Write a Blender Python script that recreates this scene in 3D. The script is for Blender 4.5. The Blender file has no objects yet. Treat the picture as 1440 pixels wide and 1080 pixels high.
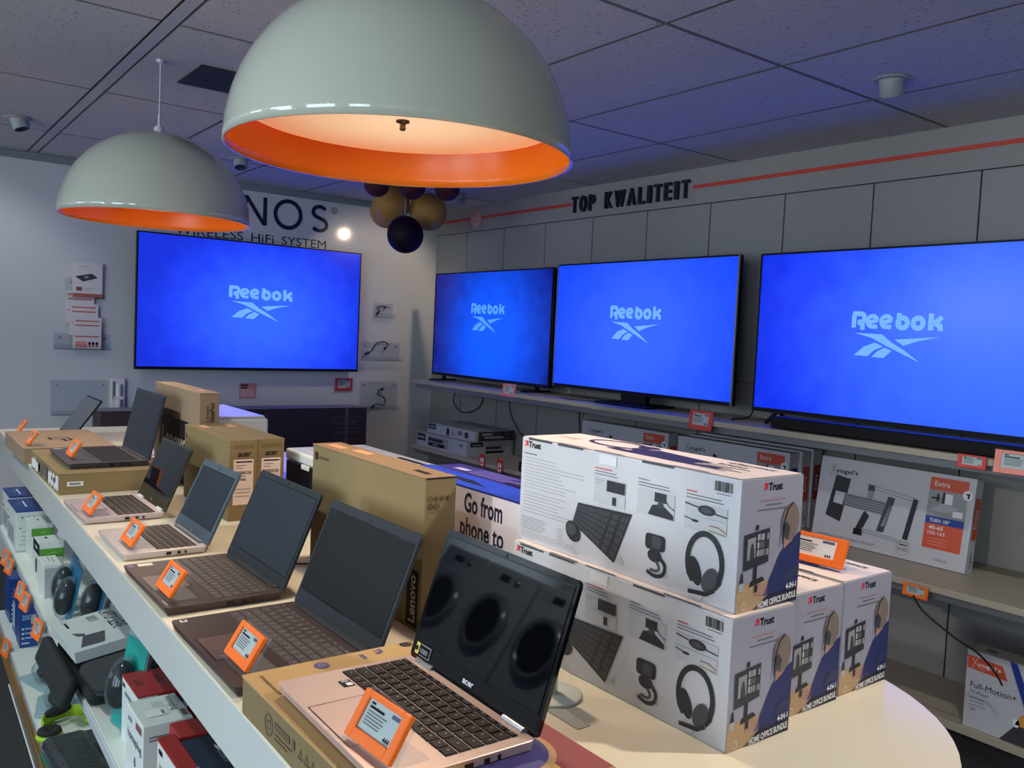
import bpy, bmesh, math, random
from mathutils import Vector, Matrix

# ------------------------------------------------------------------ camera, sky, exposure
scene = bpy.context.scene
col = scene.collection
random.seed(7)
PI = math.pi

CAM_H = 1.55
cam_data = bpy.data.cameras.new('camera')
cam_data.sensor_width = 36.0
cam_data.lens = 36.0 * 1207.93 / 1440.0
cam_data.clip_start = 0.02
cam = bpy.data.objects.new('camera', cam_data)
col.objects.link(cam)
_yaw, _pit, _rol = 0.645084, 0.0568867, -0.0462587
_f = Vector((math.sin(_yaw)*math.cos(_pit), math.cos(_yaw)*math.cos(_pit), -math.sin(_pit)))
_r0 = Vector((math.cos(_yaw), -math.sin(_yaw), 0.0))
_d0 = _f.cross(_r0)
_r = _r0*math.cos(_rol) + _d0*math.sin(_rol)
_d = -_r0*math.sin(_rol) + _d0*math.cos(_rol)
cam.matrix_world = Matrix(((_r.x, -_d.x, -_f.x, 0.0), (_r.y, -_d.y, -_f.y, 0.0), (_r.z, -_d.z, -_f.z, CAM_H), (0, 0, 0, 1)))
scene.camera = cam

scene.view_settings.view_transform = 'Standard'
scene.view_settings.look = 'None'
scene.view_settings.gamma = 1.0
scene.view_settings.use_curve_mapping = False
scene.view_settings.exposure = 0.0

world = bpy.data.worlds.new('daylight')
scene.world = world
world.use_nodes = True
_wn = world.node_tree.nodes
_bg = _wn['Background']
_bg.inputs['Color'].default_value = (0.73, 0.88, 1.0, 1)
_bg.inputs['Strength'].default_value = 10.0

def portal(name, loc, rot, sx, sy):          # guides the sky's light in through the shop windows
    l = bpy.data.lights.new(name, 'AREA')
    l.shape = 'RECTANGLE'; l.size = sx; l.size_y = sy
    l.cycles.is_portal = True
    o = bpy.data.objects.new(name, l); col.objects.link(o)
    o.location = loc; o.rotation_euler = rot
    return o
portal('window_portal_left', (-3.98, 1.5, 1.42), (0, -PI/2, 0), 2.05, 8.8)

# ------------------------------------------------------------------ materials
def srgb(r, g, b):
    f = lambda c: (c/255/12.92) if c/255 <= 0.04045 else ((c/255+0.055)/1.055)**2.4
    return (f(r), f(g), f(b), 1.0)

MATS = {}
def mat(name, rgb, rough=0.5, metal=0.0, spec=0.5, var=0.0, scale=20.0, bump=0.0, bscale=200.0, coat=0.0, emit=0.0):
    if name in MATS: return MATS[name]
    m = bpy.data.materials.new(name); m.use_nodes = True
    nt = m.node_tree; b = nt.nodes['Principled BSDF']
    c = srgb(*rgb)
    b.inputs['Base Color'].default_value = c
    b.inputs['Roughness'].default_value = rough
    b.inputs['Metallic'].default_value = metal
    b.inputs['Specular IOR Level'].default_value = spec
    b.inputs['Coat Weight'].default_value = coat
    if emit:
        b.inputs['Emission Color'].default_value = c
        b.inputs['Emission Strength'].default_value = emit
    if var or bump:
        tc = nt.nodes.new('ShaderNodeTexCoord')
        if var:
            n = nt.nodes.new('ShaderNodeTexNoise'); n.inputs['Scale'].default_value = scale; n.inputs['Detail'].default_value = 4
            mx = nt.nodes.new('ShaderNodeMix'); mx.data_type = 'RGBA'
            mx.inputs[6].default_value = tuple(max(0, v*(1-var)) for v in c[:3]) + (1,)
            mx.inputs[7].default_value = tuple(min(1, v*(1+var)) for v in c[:3]) + (1,)
            nt.links.new(tc.outputs['Object'], n.inputs['Vector'])
            nt.links.new(n.outputs['Fac'], mx.inputs[0])
            nt.links.new(mx.outputs[2], b.inputs['Base Color'])
        if bump:
            n2 = nt.nodes.new('ShaderNodeTexNoise'); n2.inputs['Scale'].default_value = bscale; n2.inputs['Detail'].default_value = 3
            bp = nt.nodes.new('ShaderNodeBump'); bp.inputs['Strength'].default_value = bump; bp.inputs['Distance'].default_value = 0.004
            nt.links.new(tc.outputs['Object'], n2.inputs['Vector'])
            nt.links.new(n2.outputs['Fac'], bp.inputs['Height'])
            nt.links.new(bp.outputs['Normal'], b.inputs['Normal'])
    MATS[name] = m
    return m

def clear(name, rgb, amount, rough=0.05, k=0.3):
    """thin clear plastic: mostly see-through with a gloss"""
    if name in MATS: return MATS[name]
    m = bpy.data.materials.new(name); m.use_nodes = True
    nt = m.node_tree; nt.nodes.clear()
    out = nt.nodes.new('ShaderNodeOutputMaterial')
    tr = nt.nodes.new('ShaderNodeBsdfTransparent'); tr.inputs['Color'].default_value = srgb(*rgb)
    pr = nt.nodes.new('ShaderNodeBsdfPrincipled'); pr.inputs['Base Color'].default_value = srgb(*rgb)
    pr.inputs['Roughness'].default_value = rough
    fr = nt.nodes.new('ShaderNodeLayerWeight'); fr.inputs['Blend'].default_value = 0.25
    ad = nt.nodes.new('ShaderNodeMath'); ad.operation = 'MULTIPLY_ADD'
    ad.inputs[1].default_value = k; ad.inputs[2].default_value = amount; ad.use_clamp = True
    mx = nt.nodes.new('ShaderNodeMixShader')
    nt.links.new(fr.outputs['Fresnel'], ad.inputs[0]); nt.links.new(ad.outputs[0], mx.inputs[0])
    nt.links.new(tr.outputs[0], mx.inputs[1]); nt.links.new(pr.outputs[0], mx.inputs[2])
    nt.links.new(mx.outputs[0], out.inputs['Surface'])
    MATS[name] = m
    return m

def ceiling_mat():
    m = mat('ceiling_tile', (196, 192, 196), 0.9, var=0.05, scale=3, bump=0.25, bscale=160)
    nt = m.node_tree; b = nt.nodes['Principled BSDF']
    tc = nt.nodes.new('ShaderNodeTexCoord')
    mp = nt.nodes.new('ShaderNodeMapping'); mp.inputs['Scale'].default_value = (1.0, 0.45, 1.0)
    v = nt.nodes.new('ShaderNodeTexVoronoi'); v.inputs['Scale'].default_value = 62
    r = nt.nodes.new('ShaderNodeValToRGB'); r.color_ramp.elements[0].position = 0.12; r.color_ramp.elements[1].position = 0.24
    r.color_ramp.elements[0].color = (0.30, 0.30, 0.30, 1); r.color_ramp.elements[1].color = (1, 1, 1, 1)
    n = nt.nodes.new('ShaderNodeTexNoise'); n.inputs['Scale'].default_value = 35
    r2 = nt.nodes.new('ShaderNodeValToRGB'); r2.color_ramp.elements[0].position = 0.54; r2.color_ramp.elements[1].position = 0.60
    mx0 = nt.nodes.new('ShaderNodeMix'); mx0.data_type = 'RGBA'; mx0.blend_type = 'SCREEN'; mx0.inputs[0].default_value = 1
    mx = nt.nodes.new('ShaderNodeMix'); mx.data_type = 'RGBA'; mx.blend_type = 'MULTIPLY'; mx.inputs[0].default_value = 0.9
    src = b.inputs['Base Color'].links[0].from_socket
    L = nt.links.new
    L(tc.outputs['Object'], mp.inputs['Vector']); L(mp.outputs['Vector'], v.inputs['Vector']); L(tc.outputs['Object'], n.inputs['Vector'])
    L(v.outputs['Distance'], r.inputs[0]); L(n.outputs['Fac'], r2.inputs[0])
    L(r.outputs[0], mx0.inputs[6]); L(r2.outputs[0], mx0.inputs[7])
    L(src, mx.inputs[6]); L(mx0.outputs[2], mx.inputs[7]); L(mx.outputs[2], b.inputs['Base Color'])
    return m

def carpet_mat():
    return mat('carpet', (44, 48, 50), 0.95, var=0.55, scale=90, bump=0.6, bscale=300)

def wood_mat():
    m = mat('plinth_wood', (150, 112, 66), 0.55)
    nt = m.node_tree; b = nt.nodes['Principled BSDF']
    tc = nt.nodes.new('ShaderNodeTexCoord')
    mp = nt.nodes.new('ShaderNodeMapping'); mp.inputs['Scale'].default_value = (14, 1.2, 40)
    n = nt.nodes.new('ShaderNodeTexNoise'); n.inputs['Scale'].default_value = 3; n.inputs['Detail'].default_value = 6
    r = nt.nodes.new('ShaderNodeValToRGB')
    r.color_ramp.elements[0].color = srgb(124, 88, 48); r.color_ramp.elements[1].color = srgb(172, 134, 84)
    nt.links.new(tc.outputs['Object'], mp.inputs['Vector']); nt.links.new(mp.outputs['Vector'], n.inputs['Vector'])
    nt.links.new(n.outputs['Fac'], r.inputs[0]); nt.links.new(r.outputs[0], b.inputs['Base Color'])
    return m

def dim(c, k):
    r, g, b, _ = srgb(*c)
    return (r/k, g/k, b*0.97, 1.0)      # the blue subpixels run past what the photograph can hold

def screen_mat(name, c_in, c_out, cx, cy, sx, sy, strength=1.9):
    """television picture: a blue field that is brighter towards (cx, cy), in the panel's own metres"""
    m = bpy.data.materials.new(name); m.use_nodes = True
    nt = m.node_tree; b = nt.nodes['Principled BSDF']; L = nt.links.new
    b.inputs['Base Color'].default_value = (0.004, 0.004, 0.006, 1); b.inputs['Roughness'].default_value = 0.22
    b.inputs['Specular IOR Level'].default_value = 0.35
    tc = nt.nodes.new('ShaderNodeTexCoord')
    mp = nt.nodes.new('ShaderNodeMapping'); mp.vector_type = 'TEXTURE'
    mp.inputs['Location'].default_value = (cx, cy, 0); mp.inputs['Scale'].default_value = (sx, sy, 1)
    g = nt.nodes.new('ShaderNodeVectorMath'); g.operation = 'LENGTH'
    n = nt.nodes.new('ShaderNodeTexNoise'); n.inputs['Scale'].default_value = 7.0; n.inputs['Detail'].default_value = 6
    ma = nt.nodes.new('ShaderNodeMath'); ma.operation = 'MULTIPLY_ADD'; ma.inputs[1].default_value = 0.34; ma.inputs[2].default_value = -0.17
    ad = nt.nodes.new('ShaderNodeMath'); ad.operation = 'ADD'
    r = nt.nodes.new('ShaderNodeValToRGB'); r.color_ramp.interpolation = 'EASE'
    r.color_ramp.elements[0].position = 0.1; r.color_ramp.elements[0].color = dim(c_in, strength)
    r.color_ramp.elements[1].position = 1.0; r.color_ramp.elements[1].color = dim(c_out, strength)
    L(tc.outputs['Object'], mp.inputs['Vector']); L(mp.outputs['Vector'], g.inputs[0])
    L(tc.outputs['Object'], n.inputs['Vector']); L(n.outputs['Fac'], ma.inputs[0])
    L(g.outputs['Value'], ad.inputs[0]); L(ma.outputs[0], ad.inputs[1]); L(ad.outputs[0], r.inputs[0])
    L(r.outputs[0], b.inputs['Emission Color']); b.inputs['Emission Strength'].default_value = strength
    return m

CARD = mat('cardboard', (122, 104, 69), 0.8, var=0.07, scale=9, bump=0.05, bscale=120)
CARD2 = mat('cardboard_pinkish', (138, 115, 92), 0.8, var=0.07, scale=9, bump=0.05, bscale=120)
CARD3 = mat('cardboard_edge', (120, 92, 58), 0.85, var=0.08, scale=20)
WHITECARD = mat('white_carton', (190, 190, 195), 0.42, var=0.02, scale=6)
WALL = mat('wall_paint', (190, 187, 184), 0.75, var=0.03, scale=1.5, bump=0.03, bscale=60)
WALLGLOSS = mat('glossy_wall_panel', (200, 200, 202), 0.12, spec=0.22, var=0.02, scale=1.0)
PANEL = mat('slat_panel', (146, 144, 140), 0.6, var=0.03, scale=2)
BAND = mat('fascia_band', (146, 142, 138), 0.6, var=0.03, scale=2)
SHELF = mat('shelf_laminate', (168, 158, 140), 0.45, var=0.04, scale=5)
RAIL = mat('shelf_rail', (140, 140, 142), 0.35, metal=0.4)
BLACK = mat('black_plastic', (14, 14, 16), 0.4, spec=0.25)
BLACKINK = mat('solid_black_print', (14, 12, 14), 0.6, spec=0.1)
BLACKG = mat('black_gloss', (6, 6, 8), 0.12)
NAVYINK = mat('navy_lettering', (22, 20, 44), 0.5)
INK = mat('black_ink', (22, 22, 26), 0.6, spec=0.15)
GREYINK = mat('grey_ink', (104, 106, 112), 0.7)
LIGHTINK = mat('pale_grey_ink', (150, 152, 156), 0.7)
WHITEINK = mat('white_ink', (230, 230, 232), 0.6)
RED = mat('red_print', (196, 42, 38), 0.5)
REDSTRIPE = mat('red_stripe', (198, 66, 48), 0.5)
ORANGE = mat('orange_plastic', (244, 112, 24), 0.3, spec=0.5)
ORANGEINK = mat('orange_print', (216, 92, 48), 0.5)
BLUEINK = mat('blue_print', (32, 70, 150), 0.5)
EINK = mat('e_ink_display', (168, 182, 180), 0.35)
TOPMAT = mat('counter_laminate', (232, 222, 200), 0.12, spec=0.5, var=0.015, scale=2)
FASCIA = mat('counter_fascia', (196, 200, 196), 0.3, var=0.02, scale=2)
WSHELF = mat('white_shelf', (216, 222, 214), 0.25, var=0.02, scale=3)
ACRYL = clear('clear_acrylic', (246, 248, 250), 0.0, k=0.13)
BLISTER = clear('clear_blister', (228, 238, 242), 0.03, 0.06, 0.30)
CABLE = mat('black_cable', (12, 12, 14), 0.45)
CHROME = mat('satin_metal', (190, 192, 196), 0.25, metal=1.0)

# ------------------------------------------------------------------ mesh building
class MB:
    def __init__(s):
        s.v = []; s.f = []; s.mi = []; s.sm = []; s.mats = []
    def m(s, mt):
        if mt not in s.mats: s.mats.append(mt)
        return s.mats.index(mt)
    def add(s, verts, faces, mt, smooth=False):
        o = len(s.v); k = s.m(mt)
        s.v += [tuple(p) for p in verts]
        for f in faces:
            s.f.append(tuple(i+o for i in f)); s.mi.append(k); s.sm.append(smooth)
        return s
    def box(s, x0, x1, y0, y1, z0, z1, mt, bev=0.0, seg=2, M=None):
        bm = bmesh.new()
        bmesh.ops.create_cube(bm, size=1.0)
        for v in bm.verts:
            v.co = Vector(((x0+x1)/2 + v.co.x*(x1-x0), (y0+y1)/2 + v.co.y*(y1-y0), (z0+z1)/2 + v.co.z*(z1-z0)))
        if bev > 0:
            bmesh.ops.bevel(bm, geom=bm.edges[:], offset=bev, segments=seg, affect='EDGES', profile=0.5)
        s.bm(bm, mt, M=M)
        return s
    def bm(s, bm, mt, smooth=False, M=None):
        bm.verts.index_update()
        vs = [(M @ v.co) if M else v.co.copy() for v in bm.verts]
        s.add(vs, [[v.index for v in f.verts] for f in bm.faces], mt, smooth)
        bm.free()
    def prism(s, pts, vec, mt, mt_side=None, smooth_side=False):
        """polygon pts (3D, counter-clockwise seen from the side vec points to) extruded by vec"""
        n = len(pts); vec = Vector(vec)
        a = [Vector(p) for p in pts]; b = [p+vec for p in a]
        s.add(a+b, [list(range(n))[::-1], [n+i for i in range(n)]], mt)
        s.add(a+b, [[i, (i+1) % n, n+(i+1) % n, n+i] for i in range(n)], mt_side or mt, smooth_side)
        return s
    def tube(s, pts, r, mt, n=8, cap=True):
        pts = [Vector(p) for p in pts]; N = len(pts)
        rs = r if isinstance(r, (list, tuple)) else [r]*N
        t0 = (pts[1]-pts[0]).normalized()
        u = t0.orthogonal().normalized()
        vs = []
        for i, p in enumerate(pts):
            t = (pts[min(i+1, N-1)] - pts[max(i-1, 0)]).normalized()
            u = (u - t*u.dot(t)).normalized(); w = t.cross(u)
            for k in range(n):
                a = 2*PI*k/n
                vs.append(p + (u*math.cos(a) + w*math.sin(a))*rs[i])
        fs = [[i*n+k, i*n+(k+1) % n, (i+1)*n+(k+1) % n, (i+1)*n+k] for i in range(N-1) for k in range(n)]
        s.add(vs, fs, mt, True)
        if cap: s.add(vs, [list(range(n))[::-1], [(N-1)*n+k for k in range(n)]], mt)
        return s
    def lathe(s, prof, mt, n=48, c=(0, 0, 0), smooth=True, M=None):
        vs = []
        for r, z in prof:
            for k in range(n):
                a = 2*PI*k/n
                p = Vector((c[0]+r*math.cos(a), c[1]+r*math.sin(a), c[2]+z))
                vs.append(M @ p if M else p)
        N = len(prof)
        fs = [[i*n+k, i*n+(k+1) % n, (i+1)*n+(k+1) % n, (i+1)*n+k] for i in range(N-1) for k in range(n)]
        s.add(vs, fs, mt, smooth)
        return s
    def ell(s, c, rad, mt, n=20, m=12, M=None):
        prof = [(math.sin(PI*i/m), -math.cos(PI*i/m)) for i in range(m+1)]
        T = Matrix.Translation(Vector(c)) @ (M.to_4x4() if M else Matrix.Identity(4)) @ Matrix.Diagonal((rad[0], rad[1], rad[2], 1))
        prof[0] = (0.001, -1); prof[-1] = (0.001, 1)
        s.lathe(prof, mt, n, M=T)
        return s
    def build(s, name, parent=None, loc=None):
        me = bpy.data.meshes.new(name)
        me.from_pydata(s.v, [], s.f)
        for mt in s.mats: me.materials.append(mt)
        me.polygons.foreach_set('material_index', s.mi)
        me.polygons.foreach_set('use_smooth', s.sm)
        me.update()
        o = bpy.data.objects.new(name, me); col.objects.link(o)
        if loc: o.location = loc
        if parent: o.parent = parent
        return o

def rrect(x0, x1, y0, y1, r, n=5):
    out = []
    for cx, cy, a0 in ((x1-r, y1-r, 0), (x0+r, y1-r, PI/2), (x0+r, y0+r, PI), (x1-r, y0+r, 1.5*PI)):
        for i in range(n+1):
            a = a0 + PI/2*i/n
            out.append((cx+r*math.cos(a), cy+r*math.sin(a)))
    return out

def spline(pts, k=8):
    P = [Vector(p) for p in pts]; out = []
    for i in range(len(P)-1):
        p0 = P[max(i-1, 0)]; p1 = P[i]; p2 = P[i+1]; p3 = P[min(i+2, len(P)-1)]
        for j in range(k):
            t = j/k
            out.append(0.5*((2*p1) + (p2-p0)*t + (2*p0-5*p1+4*p2-p3)*t*t + (3*p1-p0-3*p2+p3)*t**3))
    out.append(P[-1])
    return out

TXT = {}
def text_mesh(t, bold):
    key = (t, bold)
    if key not in TXT:
        cu = bpy.data.curves.new('lettering', 'FONT')
        cu.body = t; cu.size = 1.0; cu.offset = bold; cu.resolution_u = 3
        o = bpy.data.objects.new('lettering', cu); col.objects.link(o)
        bpy.context.view_layer.update()
        dg = bpy.context.evaluated_depsgraph_get()
        me = bpy.data.meshes.new_from_object(o.evaluated_get(dg))
        vs = [(v.co.x, v.co.y) for v in me.vertices]; fs = [list(p.vertices) for p in me.polygons]
        bpy.data.objects.remove(o); bpy.data.curves.remove(cu); bpy.data.meshes.remove(me)
        TXT[key] = (vs, fs)
    return TXT[key]

class Sheet:
    """flat print on a face: origin O, reading direction u, up v"""
    def __init__(s, mb, O, u, v, eps=0.0005):
        s.mb = mb; s.O = Vector(O); s.u = Vector(u).normalized(); s.v = Vector(v).normalized()
        s.n = s.u.cross(s.v).normalized(); s.eps = eps; s.k = 1
    def p(s, a, b): return s.O + s.u*a + s.v*b + s.n*(s.eps*s.k)
    def lvl(s, k): s.k = k; return s
    def poly(s, pts, mt):
        s.mb.add([s.p(*q) for q in pts], [list(range(len(pts)))], mt); return s
    def rect(s, a0, a1, b0, b1, mt): return s.poly([(a0, b0), (a1, b0), (a1, b1), (a0, b1)], mt)
    def disc(s, a, b, ra, rb, mt, n=28): return s.poly([(a+ra*math.cos(2*PI*i/n), b+rb*math.sin(2*PI*i/n)) for i in range(n)], mt)
    def ring(s, a, b, r, w, mt, n=32, ry=None, a0=0, a1=2*PI):
        ry = ry or r
        return s.stroke([(a+r*math.cos(a0+(a1-a0)*i/n), b+ry*math.sin(a0+(a1-a0)*i/n)) for i in range(n+1)], w, mt)
    def stroke(s, pts, w, mt, w1=None):
        P = [Vector((q[0], q[1])) for q in pts]; N = len(P); vs = []
        for i in range(N):
            t = P[min(i+1, N-1)] - P[max(i-1, 0)]
            if t.length < 1e-9: t = Vector((1, 0))
            t.normalize(); nn = Vector((-t.y, t.x))
            k = 1.0
            if 0 < i < N-1:
                t1 = (P[i]-P[i-1]).normalized()
                k = 1/max(0.5, abs(nn.dot(Vector((-t1.y, t1.x)))))
            ww = (w if w1 is None else w + (w1-w)*i/(N-1)) * k
            vs += [P[i]+nn*ww/2, P[i]-nn*ww/2]
        s.mb.add([s.p(q.x, q.y) for q in vs], [[2*i, 2*i+1, 2*i+3, 2*i+2] for i in range(N-1)], mt); return s
    def text(s, t, a, b, h, mt, width=None, bold=0.0, align='L', rot=0.0, shear=0.0):
        """cap height h, left-bottom at (a,b); width squeezes the line to that length"""
        vs, fs = text_mesh(t, bold)
        if not vs: return s
        x0 = min(q[0] for q in vs); x1 = max(q[0] for q in vs)
        cap = 0.729
        ky = h/cap; kx = (width/(x1-x0)) if width else ky
        W = (x1-x0)*kx
        off = 0 if align == 'L' else (-W/2 if align == 'C' else -W)
        c, sn = math.cos(rot), math.sin(rot)
        out = []
        for x, y in vs:
            px = (x-x0)*kx + off + shear*y*ky; py = y*ky
            out.append(s.p(a + px*c - py*sn, b + px*sn + py*c))
        s.mb.add(out, fs, mt); return s
    def lines(s, a, b, w, n, dy, th, mt, seed=1, ragged=0.35):
        """a block of small unreadable print as thin bars"""
        R = random.Random(seed)
        for i in range(n):
            s.rect(a, a + w*(1-ragged*R.random()), b - i*dy - th, b - i*dy, mt)
        return s
    def barcode(s, a, b, w, h, mt, seed=1):
        R = random.Random(seed); x = 0
        while x < w*0.97:
            d = R.choice((0.012, 0.02, 0.034))*w
            s.rect(a+x, a+min(w, x+d), b, b+h, mt); x += d + R.choice((0.012, 0.02, 0.03))*w
        return s

# ------------------------------------------------------------------ naming
def tag(o, label, cat, group=None):
    o['label'] = label; o['category'] = cat
    if group: o['group'] = group
    return o
def thing(name, label, cat, loc=(0, 0, 0), rotz=0.0, group=None):
    o = bpy.data.objects.new(name, None); col.objects.link(o)
    o.empty_display_size = 0.05
    o.location = loc; o.rotation_euler = (0, 0, rotz)
    return tag(o, label, cat, group)
def structure(mb, name, parent=None):
    o = mb.build(name, parent)
    if not parent: o['kind'] = 'structure'
    return o
def copy_thing(root, loc, label, group=None, rotz=None):
    r = root.copy(); col.objects.link(r); r.location = loc
    if rotz is not None: r.rotation_euler = (0, 0, rotz)
    r['label'] = label
    if group: r['group'] = group
    for ch in list(root.children):
        c = ch.copy(); col.objects.link(c); c.parent = r
        for g in list(ch.children):
            d = g.copy(); col.objects.link(d); d.parent = c
    return r
# ================================================================== THE ROOM
XL, XR, YF, YB, ZC = -4.0, 3.81, -3.5, 6.2, 2.55
b = MB(); b.box(XL-0.1, XR+0.1, YF-0.1, YB+0.1, -0.06, 0.0, carpet_mat()); structure(b, 'floor')

# ceiling: lay-in tiles with thin dark joints, one tee wider than the rest, one opening for the air grille
gx = [0.82 + 0.595*k for k in range(-9, 6)]; gx = [XL] + [x for x in gx if XL+0.05 < x < XR-0.05] + [XR+0.02]
gy = [1.95 + 1.15*k for k in range(-5, 4)]; gy = [YF] + [y for y in gy if YF+0.05 < y < YB-0.05] + [YB+0.02]
b = MB(); CT = ceiling_mat(); EDGE = mat('ceiling_tile_edge', (120, 118, 122), 0.9); JOINT = mat('ceiling_joint', (58, 56, 62), 0.8); TEE = mat('ceiling_tee', (186, 184, 188), 0.6)
for i in range(len(gx)-1):
    for j in range(len(gy)-1):
        x0, x1, y0, y1 = gx[i]+0.003, gx[i+1]-0.003, gy[j]+0.003, gy[j+1]-0.003
        if abs(gx[i]-0.82) < 0.01: x0 += 0.025
        if abs(gx[i+1]-0.82) < 0.01: x1 -= 0.025
        e = 0.006
        lo, hi = ZC, ZC+0.008
        v = [(x0, y0, hi), (x1, y0, hi), (x1, y1, hi), (x0, y1, hi), (x0+e, y0+e, lo), (x1-e, y0+e, lo), (x1-e, y1-e, lo), (x0+e, y1-e, lo)]
        b.add(v, [[7, 6, 5, 4]], CT); b.add(v, [[0, 4, 5, 1], [1, 5, 6, 2], [2, 6, 7, 3], [3, 7, 4, 0]], EDGE)
b.box(XL, XR, YF, YB, ZC+0.009, ZC+0.05, JOINT)
b.box(0.82-0.022, 0.82+0.022, YF, YB, ZC+0.001, ZC+0.012, TEE)
structure(b, 'ceiling')

# back wall with the glossy lower sheeting, and the shadow-gap trim under the ceiling
b = MB(); b.box(XL-0.1, XR+0.1, YB, YB+0.1, 0, ZC+0.05, WALLGLOSS); structure(b, 'wall_back')
b = MB(); b.box(XL, XR-0.003, YB-0.02, YB-0.0005, ZC-0.045, ZC-0.005, mat('ceiling_trim', (120, 128, 134), 0.6)); structure(b, 'trim_1')

# right wall: half-metre slat panels with dark slots, under a plain fascia band
b = MB(); SLOT = mat('panel_slot', (26, 24, 34), 0.7)
b.box(XR+0.004, XR+0.1, YF-0.1, YB+0.1, 0, ZC+0.05, SLOT)
seams = [1.794 + 0.4935*k for k in range(-11, 9)]
ss = [YF] + [y for y in seams if YF < y < YB-0.03] + [YB]
for i in range(len(ss)-1):
    b.box(XR, XR+0.02, ss[i]+0.0035, ss[i+1]-0.0035, 0.0, 1.35, PANEL, 0.0015, 1)
    b.box(XR, XR+0.02, ss[i]+0.0035, ss[i+1]-0.0035, 1.353, 2.344, PANEL, 0.0015, 1)
structure(b, 'wall_right')
b = MB(); b.box(XR-0.012, XR+0.02, YF, YB, 2.347, ZC, BAND)
for y0, y1 in ((4.47, 5.535), (5.685, YB-0.005), (-1.5, 3.40)):
    b.box(XR-0.0135, XR-0.0115, y0, y1, 2.436, 2.457, REDSTRIPE)
structure(b, 'trim_2')

# the shop front behind and to the left of the photographer: plain walls with large windows
b = MB()
for (y0, y1, z0, z1) in ((YF-0.1, -2.9, 0, ZC), (5.9, YB+0.1, 0, ZC), (-1.2, -0.4, 0.4, 2.45), (1.3, 2.1, 0.4, 2.45), (3.7, 4.4, 0.4, 2.45), (-2.9, 5.9, 0, 0.4), (-2.9, 5.9, 2.45, ZC)):
    b.box(XL-0.1, XL, y0, y1, z0, z1+0.05, WALL)
structure(b, 'wall_left')
b = MB()
b.box(XL-0.1, XR+0.1, YF-0.1, YF, 0, ZC+0.05, WALL)
structure(b, 'wall_front')
FRAME = mat('window_frame', (90, 92, 96), 0.4)
b = MB()
for y in (-2.9, -1.25, -0.4, 1.25, 2.1, 3.65, 4.4, 5.85): b.box(XL-0.07, XL-0.02, y, y+0.05, 0.4, 2.45, FRAME)
b.box(XL-0.07, XL-0.02, -2.85, 5.85, 0.4, 0.45, FRAME); b.box(XL-0.07, XL-0.02, -2.85, 5.85, 2.40, 2.45, FRAME)
structure(b, 'window_1')

# ceiling fittings
t = thing('ceiling_vent', 'dark air grille set flush in the ceiling behind the big pendant lamp', 'vent', (1.22, 3.66, ZC))
b = MB(); b.box(-0.18, 0.18, -0.165, 0.165, -0.006, -0.001, mat('vent_dark', (40, 40, 46), 0.7)); b.build('grille', t)
b = MB()
for k in range(9): b.box(-0.17, 0.17, -0.15+0.0355*k, -0.145+0.0355*k, -0.009, -0.006, mat('vent_slat', (62, 62, 68), 0.6))
b.build('slat_panel', t)

SPOTG = mat('spot_grey', (150, 152, 156), 0.45)
def ceiling_spot(x, y, az, label, tilt=0.35, r=0.042):
    t = thing('ceiling_spotlight', label, 'spotlight', (x, y, ZC), 0, 'adjustable spotlights in the ceiling')
    b = MB(); b.lathe([(0.034, -0.001), (0.062, -0.001), (0.066, -0.006), (0.060, -0.009), (0.036, -0.009)], SPOTG, 32); b.build('mounting_ring', t)
    M = Matrix.Rotation(az, 4, 'Z') @ Matrix.Rotation(tilt, 4, 'Y')
    b = MB(); b.lathe([(0.001, 0.01), (r*0.93, 0.01), (r, -0.005), (r*0.97, -0.052), (r*0.88, -0.062)], SPOTG, 32, M=M)
    h = b.build('lamp_head', t)
    b = MB(); b.lathe([(r*0.88, -0.062), (r*0.55, -0.056), (r*0.5, -0.050), (0.001, -0.050)], mat('spot_inside', (52, 50, 54), 0.35), 32, M=M); b.build('reflector', h)
    return t
ceiling_spot(0.616, 5.15, 2.6, 'grey ceiling spotlight above the leaflet holders on the white wall')
ceiling_spot(1.82, 5.28, 1.4, 'grey ceiling spotlight above the dark wall lettering')
ceiling_spot(2.99, 1.755, 3.5, 'grey tilted spotlight in the ceiling tile above the right wall', 0.45, 0.044)
ceiling_spot(3.42, 5.30, -2.4, 'dark spotlight in the far corner turned towards the counter beside the balloons', 0.9, 0.05)

# ------------------------------------------------------------------ pendant lamps
LW = mat('lamp_enamel', (188, 190, 174), 0.06, spec=0.6, coat=0.5)
LO = mat('lamp_orange', (252, 128, 8), 0.3)
def lampdisc():
    m = bpy.data.materials.new('lamp_diffuser'); m.use_nodes = True
    bs = m.node_tree.nodes['Principled BSDF']
    bs.inputs['Base Color'].default_value = srgb(238, 214, 190); bs.inputs['Roughness'].default_value = 0.5
    nt = m.node_tree; tc = nt.nodes.new('ShaderNodeTexCoord'); ln = nt.nodes.new('ShaderNodeVectorMath'); ln.operation = 'LENGTH'
    r = nt.nodes.new('ShaderNodeValToRGB'); r.color_ramp.elements[0].color = (0.95, 0.66, 0.38, 1); r.color_ramp.elements[1].color = (0.52, 0.22, 0.10, 1)
    mul = nt.nodes.new('ShaderNodeMath'); mul.operation = 'MULTIPLY'; mul.inputs[1].default_value = 3.3
    nt.links.new(tc.outputs['Object'], ln.inputs[0]); nt.links.new(ln.outputs['Value'], mul.inputs[0]); nt.links.new(mul.outputs[0], r.inputs[0])
    nt.links.new(r.outputs[0], bs.inputs['Emission Color']); bs.inputs['Emission Strength'].default_value = 0.95
    return m
LDISC = lampdisc()
LAMP_W = 26.0
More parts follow.
